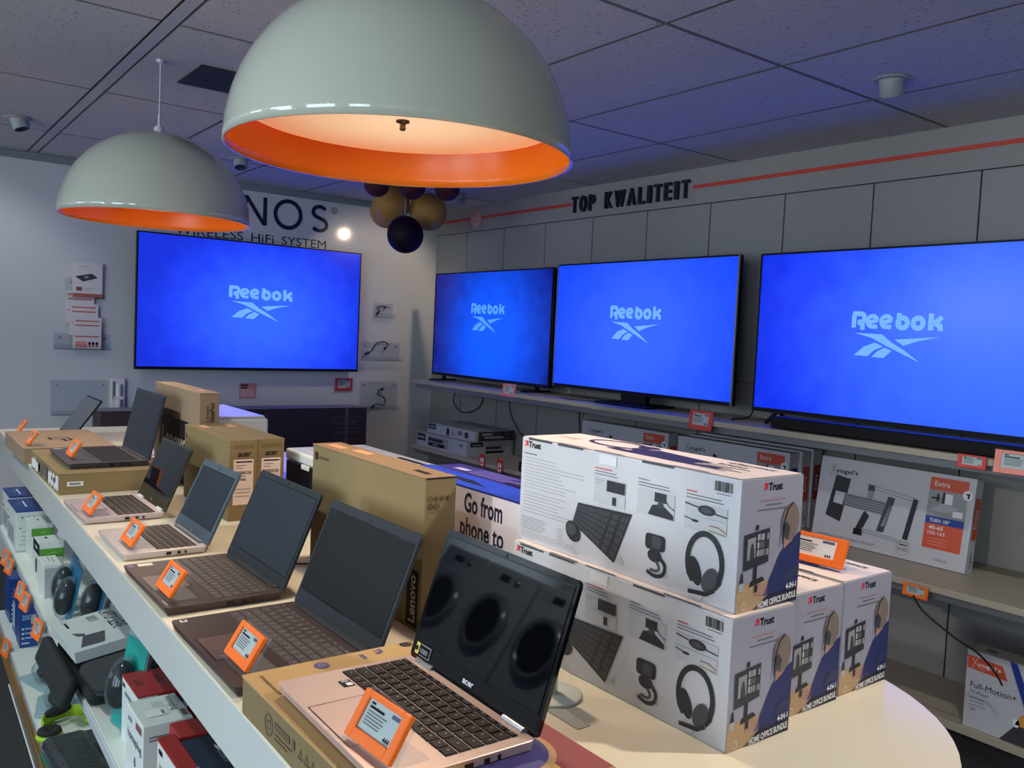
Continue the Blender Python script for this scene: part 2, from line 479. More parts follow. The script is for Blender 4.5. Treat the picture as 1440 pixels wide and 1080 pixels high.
def pendant(x, y, z, R, label):
    t = thing('pendant_lamp', label, 'lamp', (x, y, z), 0, 'white dome pendant lamps over the counter')
    H = R*0.97; N = 28
    out = [(R*math.cos(PI/2*i/N), H*math.sin(PI/2*i/N)) for i in range(N)] + [(0.012, H)]
    b = MB(); b.lathe([(R-0.004, 0.0)] + out, LW, 72); sh = b.build('shade', t)
    inn = [((R-0.005)*math.cos(PI/2*i/N), (H-0.005)*math.sin(PI/2*i/N)) for i in range(N)] + [(0.004, H-0.005)]
    b = MB(); b.lathe([(R-0.004, 0.0)] + inn, LO, 72); b.build('orange_lining', sh)['label'] = 'orange inside of the dome'
    zd = 0.075; rd = R*0.925
    b = MB(); b.lathe([(0.001, zd), (rd*0.5, zd), (rd-0.002, zd), (rd, zd+0.004), (rd-0.004, zd+0.007), (0.001, zd+0.007)], LDISC, 64)
    b.build('diffuser', t)['label'] = 'peach glowing diffuser disc'
    b = MB(); b.lathe([(0.014, zd), (0.014, zd-0.004), (0.006, zd-0.006), (0.006, zd-0.014), (0.007, zd-0.016), (0.005, zd-0.020), (0.001, zd-0.021)], mat('knob_brass', (120, 92, 66), 0.3, metal=0.7), 24)
    b.build('centre_knob', t)
    top = ZC - z
    b = MB(); b.lathe([(0.022, H-0.002), (0.018, H+0.02), (0.006, H+0.028), (0.004, H+0.07)], mat('lamp_cap', (210, 212, 210), 0.3), 20); b.build('cap', t)
    b = MB(); b.tube([(0, 0, H+0.02), (0, 0, top-0.004)], 0.0022, mat('lamp_cable', (214, 214, 216), 0.5), 8); b.build('cable', t)
    b = MB(); b.lathe([(0.001, top-0.010), (0.014, top-0.010), (0.016, top-0.001)], mat('ceiling_rose', (206, 206, 208), 0.4), 32); b.build('ceiling_rose', t)
    # the lamp's own light, thrown down from the diffuser
    l = bpy.data.lights.new('pendant_bulb', 'SPOT'); l.energy = LAMP_W; l.color = (1.0, 0.80, 0.58); l.spot_size = 2.5; l.spot_blend = 0.5; l.shadow_soft_size = 0.03
    o = bpy.data.objects.new('pendant_bulb', l); col.objects.link(o); o.parent = t; o.location = (0, 0, zd-0.05)
    return t
pendant(0.875, 1.575, 1.902, 0.35, 'nearest white dome pendant lamp, its glowing peach diffuser seen from below')
pendant(0.905, 3.56, 1.932, 0.35, 'white dome pendant lamp hung farther away, in front of the wall lettering')

# ------------------------------------------------------------------ ceiling beams: the spots' own light, then unseen lamps added without fixtures
def beam(loc, target, watts, size, color=(1.0, 0.93, 0.84)):
    l = bpy.data.lights.new('spot_or_fill_beam', 'SPOT'); l.energy = watts; l.spot_size = size; l.spot_blend = 0.6; l.color = color; l.shadow_soft_size = 0.03
    o = bpy.data.objects.new('spot_or_fill_beam', l); col.objects.link(o); o.location = loc
    o.rotation_euler = (Vector(target)-Vector(loc)).to_track_quat('-Z', 'Y').to_euler()
beam((3.47, 5.14, 2.40), (3.2, 6.2, 1.70), 20, 1.4, (1.0, 0.80, 0.58))
beam((0.55, 5.22, 2.40), (0.3, 6.2, 1.2), 12, 1.9, (0.9, 0.95, 1.0))
beam((1.75, 0.15, 2.48), (1.25, 0.75, 1.0), 84, 1.3, (1.0, 0.90, 0.76))  # unseen ceiling lamp over the counter end, no fixture modelled
beam((-2.2, 0.6, 2.5), (3.8, 1.85, 0.35), 160, 0.30, (1.0, 0.96, 0.86))  # added fill aimed at the lower right wall, no lamp stands there
beam((2.15, 0.7, 2.5), (3.5, 1.95, 0.8), 46, 1.0, (0.97, 0.97, 0.95))  # added fill to brighten the bracket boxes and their shelf
beam((2.15, 3.6, 2.5), (3.5, 4.6, 0.8), 30, 1.0, (0.97, 0.97, 0.95))  # added fill for the far end of the lower shelf, no fixture
beam((-1.2, 4.3, 2.5), (-2.5, 4.4, 1.4), 50, 1.7, (0.95, 1.0, 1.0))  # added to brighten the washing machines for their reflection
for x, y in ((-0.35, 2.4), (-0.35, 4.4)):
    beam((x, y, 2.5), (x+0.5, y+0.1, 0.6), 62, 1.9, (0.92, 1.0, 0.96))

# ------------------------------------------------------------------ televisions
LOGO_INK = None
def reebok(sh, W, mt, d=(0, 0)):
    """wordmark and vector mark, W wide, centred, letters above the mark"""
    S = W/510.0
    def q(x, y): return ((x-735)*S + d[0], -(y-612)*S + d[1])
    def st(pts, w): sh.stroke([q(*p) for p in pts], w*S, mt)
    def arc(cx, cy, r, a0, a1, n=10, ry=None):
        ry = ry or r
        return [(cx+r*math.cos(math.radians(a0+(a1-a0)*i/n)), cy-ry*math.sin(math.radians(a0+(a1-a0)*i/n))) for i in range(n+1)]
    w = 27
    st([(491, 568), (491, 492)], w)                                          # R
    st([(481, 491), (530, 491)] + arc(530, 514, 23, 80, -90, 10) + [(512, 537)], w)
    st([(520, 537), (542, 549), (545, 580)], w)
    for cx in (601, 681):                                                     # e e
        st([(cx-18, 539), (cx+26, 526)] + [(cx+26, 518)] + arc(cx, 532, 29, 40, 275, 14) + [(cx+30, 561)], w*0.86)
    st([(752, 485), (752, 566)], w); st(arc(773, 538, 27, 180, -180, 22), w)   # b
    st(arc(858, 538, 27, 180, -180, 22), w)                                    # o
    st([(926, 486), (926, 574)], w); st([(932, 545), (984, 505)], w*0.95); st([(945, 535), (976, 552), (978, 576)], w)   # k
    P = lambda pts: sh.poly([q(*p) for p in pts], mt)
    P([(735, 628), (785, 660), (860, 634), (977, 608)])
    P([(497, 597), (600, 622), (700, 668), (880, 745), (790, 682), (720, 645), (662, 602)])
    P([(503, 722), (585, 724), (620, 690), (672, 668), (625, 648), (560, 672)])
    P([(608, 727), (678, 730), (722, 690), (682, 673), (640, 695)])

def television(name_label, loc, W, H, facing, smat, stand, logo_w, logo_d, ink, edge):
    """local frame: x to the viewer's right, y up out of... panel in local X-Z, front towards -Y"""
    t = thing('television', name_label, 'television', loc, facing, 'televisions showing the same blue sports advert')
    b = MB()
    b.box(-W/2, W/2, 0.004, 0.03, 0, H, BLACK, 0.003, 1)
    b.box(-W*0.40, W*0.40, 0.03, 0.065, H*0.08, H*0.6, BLACK, 0.01, 2)
    b.build('housing', t)
    e, eb = 0.009, 0.020
    b = MB()
    b.box(-W/2, -W/2+e, -0.004, 0.004, 0, H, edge); b.box(W/2-e, W/2, -0.004, 0.004, 0, H, edge)
    b.box(-W/2+e, W/2-e, -0.004, 0.004, H-e, H, BLACK); b.box(-W/2+e, W/2-e, -0.004, 0.004, 0, eb, BLACK)
    b.build('bezel', t)
    s = bpy.data.meshes.new('screen')
    x0, x1, z0, z1 = -W/2+e, W/2-e, eb-H/2, H-e-H/2
    s.from_pydata([(x0, z0, 0), (x1, z0, 0), (x1, z1, 0), (x0, z1, 0)], [], [(0, 1, 2, 3)])
    s.materials.append(smat)
    so = bpy.data.objects.new('screen', s); col.objects.link(so); so.parent = t
    so.location = (0, -0.001, H/2); so.rotation_euler = (PI/2, 0, 0)
    b = MB(); sh = Sheet(b, (0, 0, 0), (1, 0, 0), (0, 1, 0), 0.0008); reebok(sh, logo_w, ink, logo_d)
    lo = b.build('screen_logo', so); lo['label'] = 'pale blue wordmark and crossed stripe mark on the screen'
    if stand == 'feet':
        for sx in (-1, 1):
            b = MB(); x = sx*W*0.40
            b.tube([(x, 0.015, 0.01), (x+sx*0.015, -0.060, -0.048)], 0.009, BLACK, 8)
            b.tube([(x, 0.015, 0.01), (x+sx*0.015, 0.13, -0.056)], 0.009, BLACK, 8)
            b.build('foot', t)
    elif stand == 'plate':
        b = MB(); b.box(-0.10, 0.10, 0.008, 0.05, -0.058, 0.02, BLACK, 0.004); b.box(-0.22, 0.22, -0.10, 0.13, -0.062, -0.052, BLACK, 0.004); b.build('pedestal', t)
    elif stand == 'low':
        for sx in (-1, 1):
            b = MB(); x = sx*W*0.40
            b.box(x-0.012, x+0.012, -0.11, 0.13, -0.038, -0.026, BLACK, 0.003); b.box(x-0.012, x+0.012, 0.008, 0.03, -0.03, 0.03, BLACK, 0.003); b.build('foot', t)
    elif stand == 'wall':
        b = MB(); b.box(-0.25, 0.25, 0.06, 0.092, H*0.25, H*0.5, RAIL); b.build('wall_bracket', t)
    return t
def ink_mat(name, rgb):
    m = mat(name, rgb, 0.3, emit=1.0); m.node_tree.nodes['Principled BSDF'].inputs['Base Color'].default_value = (0.004, 0.004, 0.006, 1)
    return m
S1 = screen_mat('picture_darker', (14, 92, 206), (8, 22, 96), 0.05, -0.10, 0.85, 0.95)
S2 = screen_mat('picture_bright', (54, 102, 255), (18, 72, 196), 0.02, -0.06, 0.92, 0.75)
S3 = screen_mat('picture_light_right', (58, 112, 255), (2, 42, 178), 0.42, -0.02, 1.28, 1.2)
S4 = screen_mat('picture_wall', (54, 104, 250), (22, 50, 170), 0.06, -0.08, 0.92, 0.72)
I1 = ink_mat('picture_logo_dim', (84, 160, 240)); I2 = ink_mat('picture_logo', (112, 178, 255))
SILVER = mat('silver_edge', (150, 150, 160), 0.3, metal=0.8)
television('television nearest the room corner, its blue picture darker at both edges', (3.55, 5.043, 1.215), 1.443, 0.785, -PI/2, S1, 'low', 0.41, (-0.005, 0.055), I1, BLACK)
television('television with a thin silver edge, second from the room corner on the shelf', (3.55, 3.558, 1.236), 1.443, 0.778, -PI/2, S2, 'plate', 0.41, (-0.008, 0.02), I2, SILVER)
television('television standing directly behind the long black soundbar', (3.55, 1.985, 1.230), 1.443, 0.779, -PI/2, S3, 'feet', 0.41, (0.0, 0.0), I2, BLACK)
television('largest television, mounted on the white back wall under the dark lettering', (2.250, 6.105, 1.206), 1.642, 0.923, 0.0, S4, 'wall', 0.47, (0.035, 0.02), I2, BLACK)

t = thing('soundbar', 'long black soundbar lying on the shelf before the right television', 'soundbar', (3.415, 1.86, 1.173))
b = MB(); b.box(-0.05, 0.05, -0.62, 0.60, 0.004, 0.056, BLACK, 0.008, 3); b.build('body', t)
b = MB(); b.box(-0.0515, -0.0500, -0.60, 0.58, 0.010, 0.050, mat('speaker_cloth', (10, 10, 12), 0.95)); b.build('front_grille', t)
b = MB(); b.box(-0.0525, -0.0515, -0.47, -0.40, 0.020, 0.042, mat('soundbar_display', (54, 54, 66), 0.25)); b.build('display', t)

# ------------------------------------------------------------------ lettering on the walls
t = thing('wall_lettering', 'large dark hi-fi brand lettering on the white back wall above the television', 'sign', (2.255, YB-0.001, 0))
xs = [(-0.66, 'S', 0.14), (-0.345, 'O', 0.225), (0.0, 'N', 0.175), (0.25, 'O', 0.225), (0.50, 'S', 0.14)]
for x, c, w in xs:
    b = MB(); sh = Sheet(b, (0, 0, 2.266), (1, 0, 0), (0, 0, 1), 0.002)
    if c == 'O': sh.ring(x, 0.102, 0.098, 0.030, NAVYINK, 40)
    elif c == 'N': sh.stroke([(x-0.073, 0), (x-0.073, 0.205)], 0.03, NAVYINK); sh.stroke([(x+0.073, 0), (x+0.073, 0.205)], 0.03, NAVYINK); sh.lvl(1.2).poly([(x-0.088, 0.205), (x-0.055, 0.205), (x+0.088, 0.0), (x+0.055, 0.0)], NAVYINK)
    else:
        a = [(x+0.052*math.cos(math.radians(d)), 0.150+0.042*math.sin(math.radians(d))) for d in range(30, 265, 15)]
        c2 = [(x+0.060*math.cos(math.radians(d)), 0.056+0.046*math.sin(math.radians(d))) for d in range(80, -155, -15)]
        sh.stroke(a+c2, 0.029, NAVYINK)
    b.build('letter', t)
b = MB(); sh = Sheet(b, (0, 0, 2.266), (1, 0, 0), (0, 0, 1), 0.002)
sh.ring(0.62, 0.175, 0.024, 0.004, NAVYINK); sh.text('R', 0.610, 0.160, 0.028, NAVYINK, width=0.02); b.build('registered_mark', t)
for wd_, x0_, w_ in (('WIRELESS', -0.56, 0.475), ('HiFi', -0.025, 0.17), ('SYSTEM', 0.205, 0.355)):
    b = MB(); sh = Sheet(b, (0, 0, 2.142), (1, 0, 0), (0, 0, 1), 0.002)
    sh.text(wd_, x0_, 0, 0.066, NAVYINK, width=w_); b.build('tagline_word', t)

t = thing('wall_lettering', 'row of raised black letters between two red stripes on the fascia band', 'sign', (XR-0.0125, 4.45, 2.388))
word = 'TOP KWALITEIT'; wd = {'T': .062, 'O': .068, 'P': .064, 'K': .07, 'W': .10, 'A': .076, 'L': .056, 'I': .03, 'E': .06, ' ': .05}
tot = sum(wd[c] for c in word) + 0.034*(len(word)-1); k = 1.03/tot; a = 0.0
for ch in word:
    w = wd[ch]*k
    if ch != ' ':
        b = MB()
        for dz in (0.0, 0.012, 0.024):
            Sheet(b, (-dz-0.0005, 0, 0), (0, -1, 0), (0, 0, 1)).text(ch, a, 0, 0.108, NAVYINK, width=w, bold=0.012)
        vs, fs = text_mesh(ch, 0.012)
        # sides of the raised letter
        x0 = min(q[0] for q in vs); x1 = max(q[0] for q in vs)
        ec = {}
        for f in fs:
            for i in range(len(f)):
                e = (f[i], f[(i+1) % len(f)]); kk = tuple(sorted(e)); ec[kk] = ec.get(kk, 0)+1
        P = lambda i, x: (x, -(a+(vs[i][0]-x0)*w/(x1-x0)), vs[i][1]*0.108/0.729)
        for (i, j), n in ec.items():
            if n == 1: b.add([P(i, 0), P(j, 0), P(j, -0.025), P(i, -0.025)], [[0, 1, 2, 3]], NAVYINK)
        b.build('letter', t)
    a += w + 0.034*k

t = thing('wall_emblem', 'small round white emblem with red marks on the red stripe', 'sign', (XR-0.0125, 5.61, 2.44))
b = MB(); b.lathe([(0.001, 0.012), (0.068, 0.012), (0.072, 0.008), (0.072, 0.0)], mat('emblem_white', (206, 176, 160), 0.4), 40, M=Matrix.Rotation(-PI/2, 4, 'Y')); b.build('disc', t)
b = MB(); sh = Sheet(b, (-0.012, 0, 0), (0, -1, 0), (0, 0, 1), 0.001)
sh.ring(0, 0, 0.062, 0.003, REDSTRIPE)
for i, (a, c) in enumerate(((-0.03, 0.012), (0.012, 0.018), (-0.032, -0.03), (0.012, -0.026))):
    for q in range(3): sh.rect(a, a+0.024, c+0.010*q, c+0.010*q+0.005, REDSTRIPE)
sh.poly([(0, 0.055), (-0.01, 0.045), (0.01, 0.045)], REDSTRIPE); sh.poly([(0, -0.055), (0.01, -0.045), (-0.01, -0.045)], REDSTRIPE)
b.build('red_marks', t)

# ------------------------------------------------------------------ balloons in the corner
GOLD = mat('gold_balloon', (176, 128, 62), 0.5, spec=0.25); NAVYB = mat('dark_balloon', (30, 16, 34), 0.55, spec=0.15); WINE = mat('wine_balloon', (70, 30, 38), 0.55, spec=0.2)
def balloon(p, r, m, d, label):
    d = Vector(d).normalized()
    M = Vector((0, 0, 1)).rotation_difference(d).to_matrix().to_4x4()
    t = thing('balloon', label, 'balloon', p, 0, 'balloon cluster hung in the corner')
    prof = [(0.003, -1.12), (0.10, -1.08), (0.30, -0.98)] + [(math.sin(a)*1.0, -math.cos(a)) for a in [0.5+ (PI-0.5)*i/18 for i in range(19)]]
    prof = [(max(0.002, q[0]*r), q[1]*r*1.03) for q in prof]
    b = MB(); b.lathe(prof, m, 36, M=M); b.build('skin', t)
    b = MB(); b.lathe([(0.002, -1.09*r), (0.012, -1.13*r), (0.018, -1.2*r), (0.002, -1.19*r)], m, 14, M=M); b.build('knot', t)
hub = Vector((2.90, 5.15, 2.50))
for p, r, m, lab in (((2.814, 4.975, 2.173), 0.119, NAVYB, 'round dark balloon hanging lowest in the corner cluster'),
                     ((2.834, 5.220, 2.397), 0.124, GOLD, 'gold balloon at the front left of the corner cluster'),
                     ((3.065, 5.117, 2.363), 0.126, GOLD, 'gold balloon at the front right of the corner cluster'),
                     ((3.020, 5.620, 2.405), 0.122, GOLD, 'gold balloon half hidden at the back left of the cluster'),
                     ((2.746, 4.790, 2.458), 0.085, WINE, 'wine red balloon at the top of the cluster under the lamp edge'),
                     ((2.554, 4.899, 2.455), 0.080, WINE, 'wine red balloon at the upper left of the cluster'),
                     ((2.936, 4.679, 2.458), 0.080, WINE, 'wine red balloon at the upper right of the cluster')):
    balloon(p, r, m, Vector(p)-hub, lab)
b = MB(); b.tube([(2.846, 5.041, 2.296), hub, (2.90, 5.15, ZC-0.001)], 0.002, mat('string', (220, 220, 220), 0.6), 6)
tag(b.build('balloon_string'), 'thin string tying the balloon cluster to the ceiling', 'string')
# ================================================================== THE DISPLAY COUNTER
def xform(b, M):
    b.v = [tuple(M @ Vector(p)) for p in b.v]; return b

t = thing('display_counter', 'long white display counter with rounded near end and two open shelves along its front', 'counter', (0.433, 1.509, 0), -0.0185)
def outline(ins, y1=3.12):
    R = 0.40-ins; pts = []
    for i in range(17):
        a = PI + PI/2*i/16; pts.append((0.40+R*math.cos(a), -0.62+R*math.sin(a)))
    for i in range(17):
        a = 1.5*PI + PI/2*i/16; pts.append((0.575+R*math.cos(a), -0.62+R*math.sin(a)))
    return pts + [(0.975-ins, y1-ins), (ins, y1-ins)]
b = MB(); b.prism([(x, y, 0.994) for x, y in outline(0.0)], (0, 0, 0.006), TOPMAT, TOPMAT)
b.build('worktop', t)
b = MB(); b.prism([(x, y, 0.905) for x, y in outline(0.0008)], (0, 0, 0.089), FASCIA, FASCIA, True); b.build('fascia', t)
b = MB(); b.box(0.40, 0.93, -0.5, 3.1, 0.0, 0.905, WSHELF); b.build('core_panel', t)
for z, w0 in ((0.55, 0.008), (0.14, 0.004)):
    b = MB(); b.box(w0, 0.40, -0.55, 3.1, z-0.022, z, WSHELF, 0.001, 1); sh = b.build('shelf', t)
    b = MB(); b.box(w0-0.005, w0, -0.55, 3.1, z-0.030, z-0.0006, mat('price_rail', (198, 204, 206), 0.2), 0.001, 1); b.build('price_rail', sh)
b = MB(); b.prism([(-0.042, -0.55, 0.136), (-0.012, -0.55, 0.08), (-0.012, 2.16, 0.08), (-0.042, 2.16, 0.136)], (0.004, 0, 0.002), mat('scanner_strip', (196, 202, 204), 0.15)); b.build('sign_strip', t)
b = MB(); b.box(0.0, 0.40, -0.55, 3.1, 0.0, 0.09, wood_mat(), 0.003, 1); b.build('wooden_plinth', t)

# ------------------------------------------------------------------ laptops
def make_laptop(label, loc, rot, W, D, T, L, tilt, deck, lidm, keym, disp, bez, kb, pad, legend=True, hingem=None, keybacked=None, group='laptops on display along the counter', deck_extra=None, lid_extra=None):
    """local frame: x from the front edge back, y from the right side to the left, z up"""
    t = thing('laptop', label, 'laptop', loc, rot, group)
    b = MB()
    pts = rrect(0, D, 0, W, 0.010, 4)
    n = len(pts)
    v = [(x*0.994+0.003 if x < D/2 else x, y, 0.0022+0.002) for x, y in pts]
    low = [(min(max(x, 0.006), D-0.004), min(max(y, 0.006), W-0.006), 0.0022) for x, y in pts]
    top = [(x, y, T-0.0008) for x, y in pts]; top2 = [(min(max(x, 0.0008), D-0.0008), min(max(y, 0.0008), W-0.0008), T) for x, y in pts]
    b.add(low+top+top2, [list(range(n))[::-1]] + [[i, (i+1) % n, n+(i+1) % n, n+i] for i in range(n)] + [[n+i, n+(i+1) % n, 2*n+(i+1) % n, 2*n+i] for i in range(n)] + [[2*n+i for i in range(n)]], deck)
    # ports along the right side
    for x0, x1 in ((0.50, 0.56), (0.63, 0.67), (0.72, 0.745)):
        b.add([(D*x0, -0.0004, T*0.35), (D*x1, -0.0004, T*0.35), (D*x1, -0.0004, T*0.72), (D*x0, -0.0004, T*0.72)], [[0, 1, 2, 3]], BLACK)
    for fx in (0.03, D-0.03):
        for fy in (0.03, W-0.03): b.lathe([(0.007, 0.0), (0.007, 0.003)], BLACK, 10, c=(fx, fy, 0))
    base = b.build('base', t)
    a0, a1, d0, d1 = kb
    if keybacked:
        b = MB(); Sheet(b, (0, W, T), (0, -1, 0), (1, 0, 0), 0.0004).rect(a0-0.003, a1+0.003, d0-0.003, d1+0.003, keybacked); b.build('keyboard_well', base)
    rows = [[1.2, 1, 1, 1, 4.8, 1, 1, 1, 1, 1], [2.2]+[1]*10+[1.8], [1.7]+[1]*11+[1.3], [1.4]+[1]*12+[0.6+0.0], [1]*13+[1.0], [1]*14]
    hs = [1, 1, 1, 1, 1, 0.55]; tot = sum(hs); b = MB(); dd = d0; g = 0.0016
    for r, wd in zip(range(6), rows):
        hgt = (d1-d0)*hs[r]/tot; s = sum(wd); aa = a0
        for i, w in enumerate(wd):
            ww = (a1-a0)*w/s
            x0, x1, y1, y0 = dd+g/2, dd+hgt-g/2, W-aa-g/2, W-aa-ww+g/2
            z0, z1, e = T+0.0003, T+0.0017, 0.0010
            vv = [(x0, y0, z0), (x1, y0, z0), (x1, y1, z0), (x0, y1, z0), (x0+e, y0+e, z1), (x1-e, y0+e, z1), (x1-e, y1-e, z1), (x0+e, y1-e, z1)]
            b.add(vv, [[4, 5, 6, 7], [0, 1, 5, 4], [1, 2, 6, 5], [2, 3, 7, 6], [3, 0, 4, 7]], keym)
            if legend and w < 3:
                cx, cy = (x0+x1)/2+0.001, (y0+y1)/2+0.0012
                b.add([(cx-0.0014, cy-0.001, z1+0.0002), (cx+0.0014, cy-0.001, z1+0.0002), (cx+0.0014, cy+0.001, z1+0.0002), (cx-0.0014, cy+0.001, z1+0.0002)], [[0, 1, 2, 3]], LIGHTINK)
            aa += ww
        dd += hgt
    b.build('keyboard', t)
    if pad:
        p0, p1, q0, q1, pm = pad
        b = MB(); b.box(q0, q1, W-p1, W-p0, T, T+0.0004, pm); b.build('touchpad', t)
        b = MB(); sh = Sheet(b, (0, W, T+0.0004), (0, -1, 0), (1, 0, 0), 0.0003)
        sh.stroke([(p0, q0), (p1, q0), (p1, q1), (p0, q1), (p0, q0)], 0.0012, INK); b.build('touchpad_edge', base)
    if deck_extra:
        b = MB(); deck_extra(Sheet(b, (0, W, T), (0, -1, 0), (1, 0, 0), 0.0006)); b.build('deck_stickers', base)
    # lid
    lid = MB()
    lid.prism([(0, y, z) for y, z in rrect(0, W, 0.004, L, 0.008, 4)], (0.006, 0, 0), lidm)
    lo = lid.build('screen_lid', t, (D-0.004, 0, T-0.004)); lo.rotation_euler = (0, tilt, 0)
    bl, br, bb, bt = bez
    b = MB(); Sheet(b, (0, W, 0), (0, -1, 0), (0, 0, 1), 0.0007).rect(bl, W-br, bb, L-bt, disp); b.build('display', lo)
    b = MB(); sh = Sheet(b, (0, W, 0), (0, -1, 0), (0, 0, 1), 0.0009)
    sh.stroke([(bl, bb), (W-br, bb), (W-br, L-bt), (bl, L-bt), (bl, bb)], 0.0012, BLACKG)
    sh.disc(W/2, L-bt*0.55, 0.0025, 0.0025, BLACKG, 12)
    b.build('screen_edge', lo)
    if lid_extra:
        b = MB(); lid_extra(Sheet(b, (0, W, 0), (0, -1, 0), (0, 0, 1), 0.0012), W, L); b.build('lid_logo', lo)
    hm = hingem or lidm
    if hingem:
        for y in (0.045, W-0.045):
            b = MB(); b.tube([(D-0.002, y-0.022, T-0.001), (D-0.002, y+0.022, T-0.001)], 0.006, hm, 10); b.build('hinge', t)
    else:
        b = MB(); b.box(D-0.012, D+0.001, 0.03, W-0.03, T-0.002, T+0.004, lidm, 0.002, 1); b.build('hinge', t)
    return t

DARKDECK = mat('laptop_dark_plum', (58, 46, 46), 0.42, spec=0.3); DARKLID = mat('laptop_dark_bezel', (36, 41, 46), 0.5, spec=0.3)
BLUELID = mat('laptop_slate_bezel', (66, 78, 88), 0.45); SILVERDECK = mat('laptop_silver', (180, 172, 174), 0.35, metal=0.35)
ROSEDECK = mat('laptop_rose_silver', (206, 180, 170), 0.35, metal=0.35); KEYD = mat('key_dark', (40, 34, 36), 0.5, spec=0.2); KEYG = mat('key_grey', (72, 66, 66), 0.5, spec=0.25); KEYB = mat('key_black', (30, 24, 26), 0.5, spec=0.2)
MATTE = mat('display_matte', (14, 18, 22), 0.42, spec=0.3); MATTEB = mat('display_matte_blue', (24, 34, 44), 0.4, spec=0.5); GLASS = mat('display_glass', (4, 5, 8), 0.03, spec=0.7); GLASSBEZ = mat('bezel_glass', (8, 9, 11), 0.05, spec=0.6)
PADR = mat('touchpad_rose', (214, 184, 172), 0.3, metal=0.3)

def hp_mark(sh, W, L): sh.ring(W/2, 0.016, 0.0042, 0.0012, LIGHTINK, 20).text('hp', W/2, 0.0145, 0.004, LIGHTINK, align='C')
def acer_mark(sh, W, L):
    sh.text('acer', W/2, 0.0135, 0.0085, WHITEINK, width=0.026, bold=0.03, align='C')
    sh.rect(0.012, 0.021, 0.012, 0.028, mat('sticker_gold', (214, 192, 90), 0.4)); sh.lvl(2).disc(0.0165, 0.02, 0.003, 0.004, INK, 12)
    sh.lvl(1).rect(0.024, 0.052, 0.012, 0.028, LIGHTINK); sh.lvl(2).rect(0.0252, 0.0508, 0.0132, 0.0268, BLACKG); sh.lvl(3).text('1080', 0.038, 0.0165, 0.007, LIGHTINK, width=0.02, align='C')
def st_acer(sh): sh.rect(0.040, 0.062, 0.070, 0.086, INK); sh.lvl(2).rect(0.042, 0.048, 0.073, 0.083, LIGHTINK); sh.rect(0.051, 0.060, 0.076, 0.084, WHITEINK)
def st_lenovo(sh): sh.rect(0.010, 0.022, 0.012, 0.024, WHITEINK); sh.lvl(2).rect(0.013, 0.019, 0.015, 0.021, INK)
def st_blue(sh):
    sh.rect(0.008, 0.028, 0.006, 0.018, mat('sticker_violet', (74, 64, 130), 0.3)); sh.rect(0.010, 0.030, 0.026, 0.056, mat('sticker_white', (222, 208, 200), 0.4))
    sh.rect(0.285, 0.318, 0.006, 0.009, LIGHTINK)
def st_far(sh): sh.rect(0.012, 0.022, 0.012, 0.040, mat('sticker_white', (222, 208, 200), 0.4))

RIM = 0.0
make_laptop('rose silver convertible laptop with glossy black screen, open on the flat cardboard box in front', (0.432, 0.768, 1.0565), -0.02, 0.307, 0.205, 0.017, 0.196, 0.31, ROSEDECK, GLASSBEZ, KEYB, GLASS, (0.007, 0.007, 0.030, 0.009), (0.012, 0.290, 0.088, 0.190), (0.095, 0.215, 0.006, 0.080, PADR), hingem=CHROME, deck_extra=st_acer, lid_extra=acer_mark)
make_laptop('dark plum laptop with wide bezel, flat on the counter just behind the cardboard box', (0.430, 1.206, 1.0005), 0.0, 0.338, 0.232, 0.018, 0.212, 0.37, DARKDECK, DARKLID, KEYG, MATTE, (0.008, 0.008, 0.034, 0.018), (0.012, 0.326, 0.098, 0.205), (0.115, 0.222, 0.010, 0.084, mat('touchpad_plum', (82, 66, 62), 0.3)), keybacked=None, deck_extra=st_lenovo)
make_laptop('dark plum laptop with violet and white stickers, pale glint on its screen', (0.440, 1.613, 1.0005), 0.0, 0.332, 0.226, 0.018, 0.210, 0.39, DARKDECK, DARKLID, KEYG, MATTEB, (0.008, 0.008, 0.030, 0.014), (0.012, 0.320, 0.094, 0.200), (0.112, 0.216, 0.010, 0.082, mat('touchpad_plum', (82, 66, 62), 0.3)), deck_extra=st_blue)
make_laptop('small grey laptop with slate bezel and round maker mark, left of the plum ones', (0.459, 2.030, 1.0005), 0.0, 0.268, 0.188, 0.018, 0.188, 0.42, SILVERDECK, BLUELID, KEYB, MATTEB, (0.014, 0.014, 0.036, 0.018), (0.012, 0.256, 0.076, 0.168), None, lid_extra=hp_mark)
make_laptop('silver convertible laptop with glossy dark screen and white hinges', (0.452, 2.440, 1.0005), 0.0, 0.293, 0.206, 0.017, 0.190, 0.40, mat('laptop_silver_lilac', (190, 176, 180), 0.35, metal=0.35), mat('lid_olive_glass', (44, 42, 38), 0.12), KEYB, GLASS, (0.007, 0.007, 0.046, 0.008), (0.012, 0.281, 0.088, 0.186), (0.09, 0.2, 0.006, 0.078, mat('touchpad_lilac', (196, 182, 186), 0.3, metal=0.3)), legend=False, hingem=mat('hinge_white', (222, 220, 216), 0.3), lid_extra=hp_mark)
make_laptop('large dark laptop standing open on the cardboard box with torn white label', (0.504, 2.955, 1.0655), 0.0, 0.365, 0.240, 0.018, 0.222, 0.22, mat('laptop_charcoal', (72, 68, 76), 0.4, metal=0.2), mat('lid_navy', (34, 40, 54), 0.5), KEYD, mat('display_navy', (24, 30, 42), 0.5), (0.007, 0.007, 0.026, 0.012), (0.014, 0.350, 0.100, 0.212), None, legend=False, deck_extra=st_far)
make_laptop('farthest laptop, its mirror-like screen leaning far back behind a flat cardboard box', (0.490, 4.085, 1.0005), 0.0, 0.315, 0.220, 0.016, 0.205, 0.62, DARKDECK, BLACK, KEYD, mat('display_mirror', (60, 66, 74), 0.04, spec=0.9), (0.006, 0.006, 0.016, 0.008), (0.014, 0.300, 0.09, 0.19), None, legend=False)

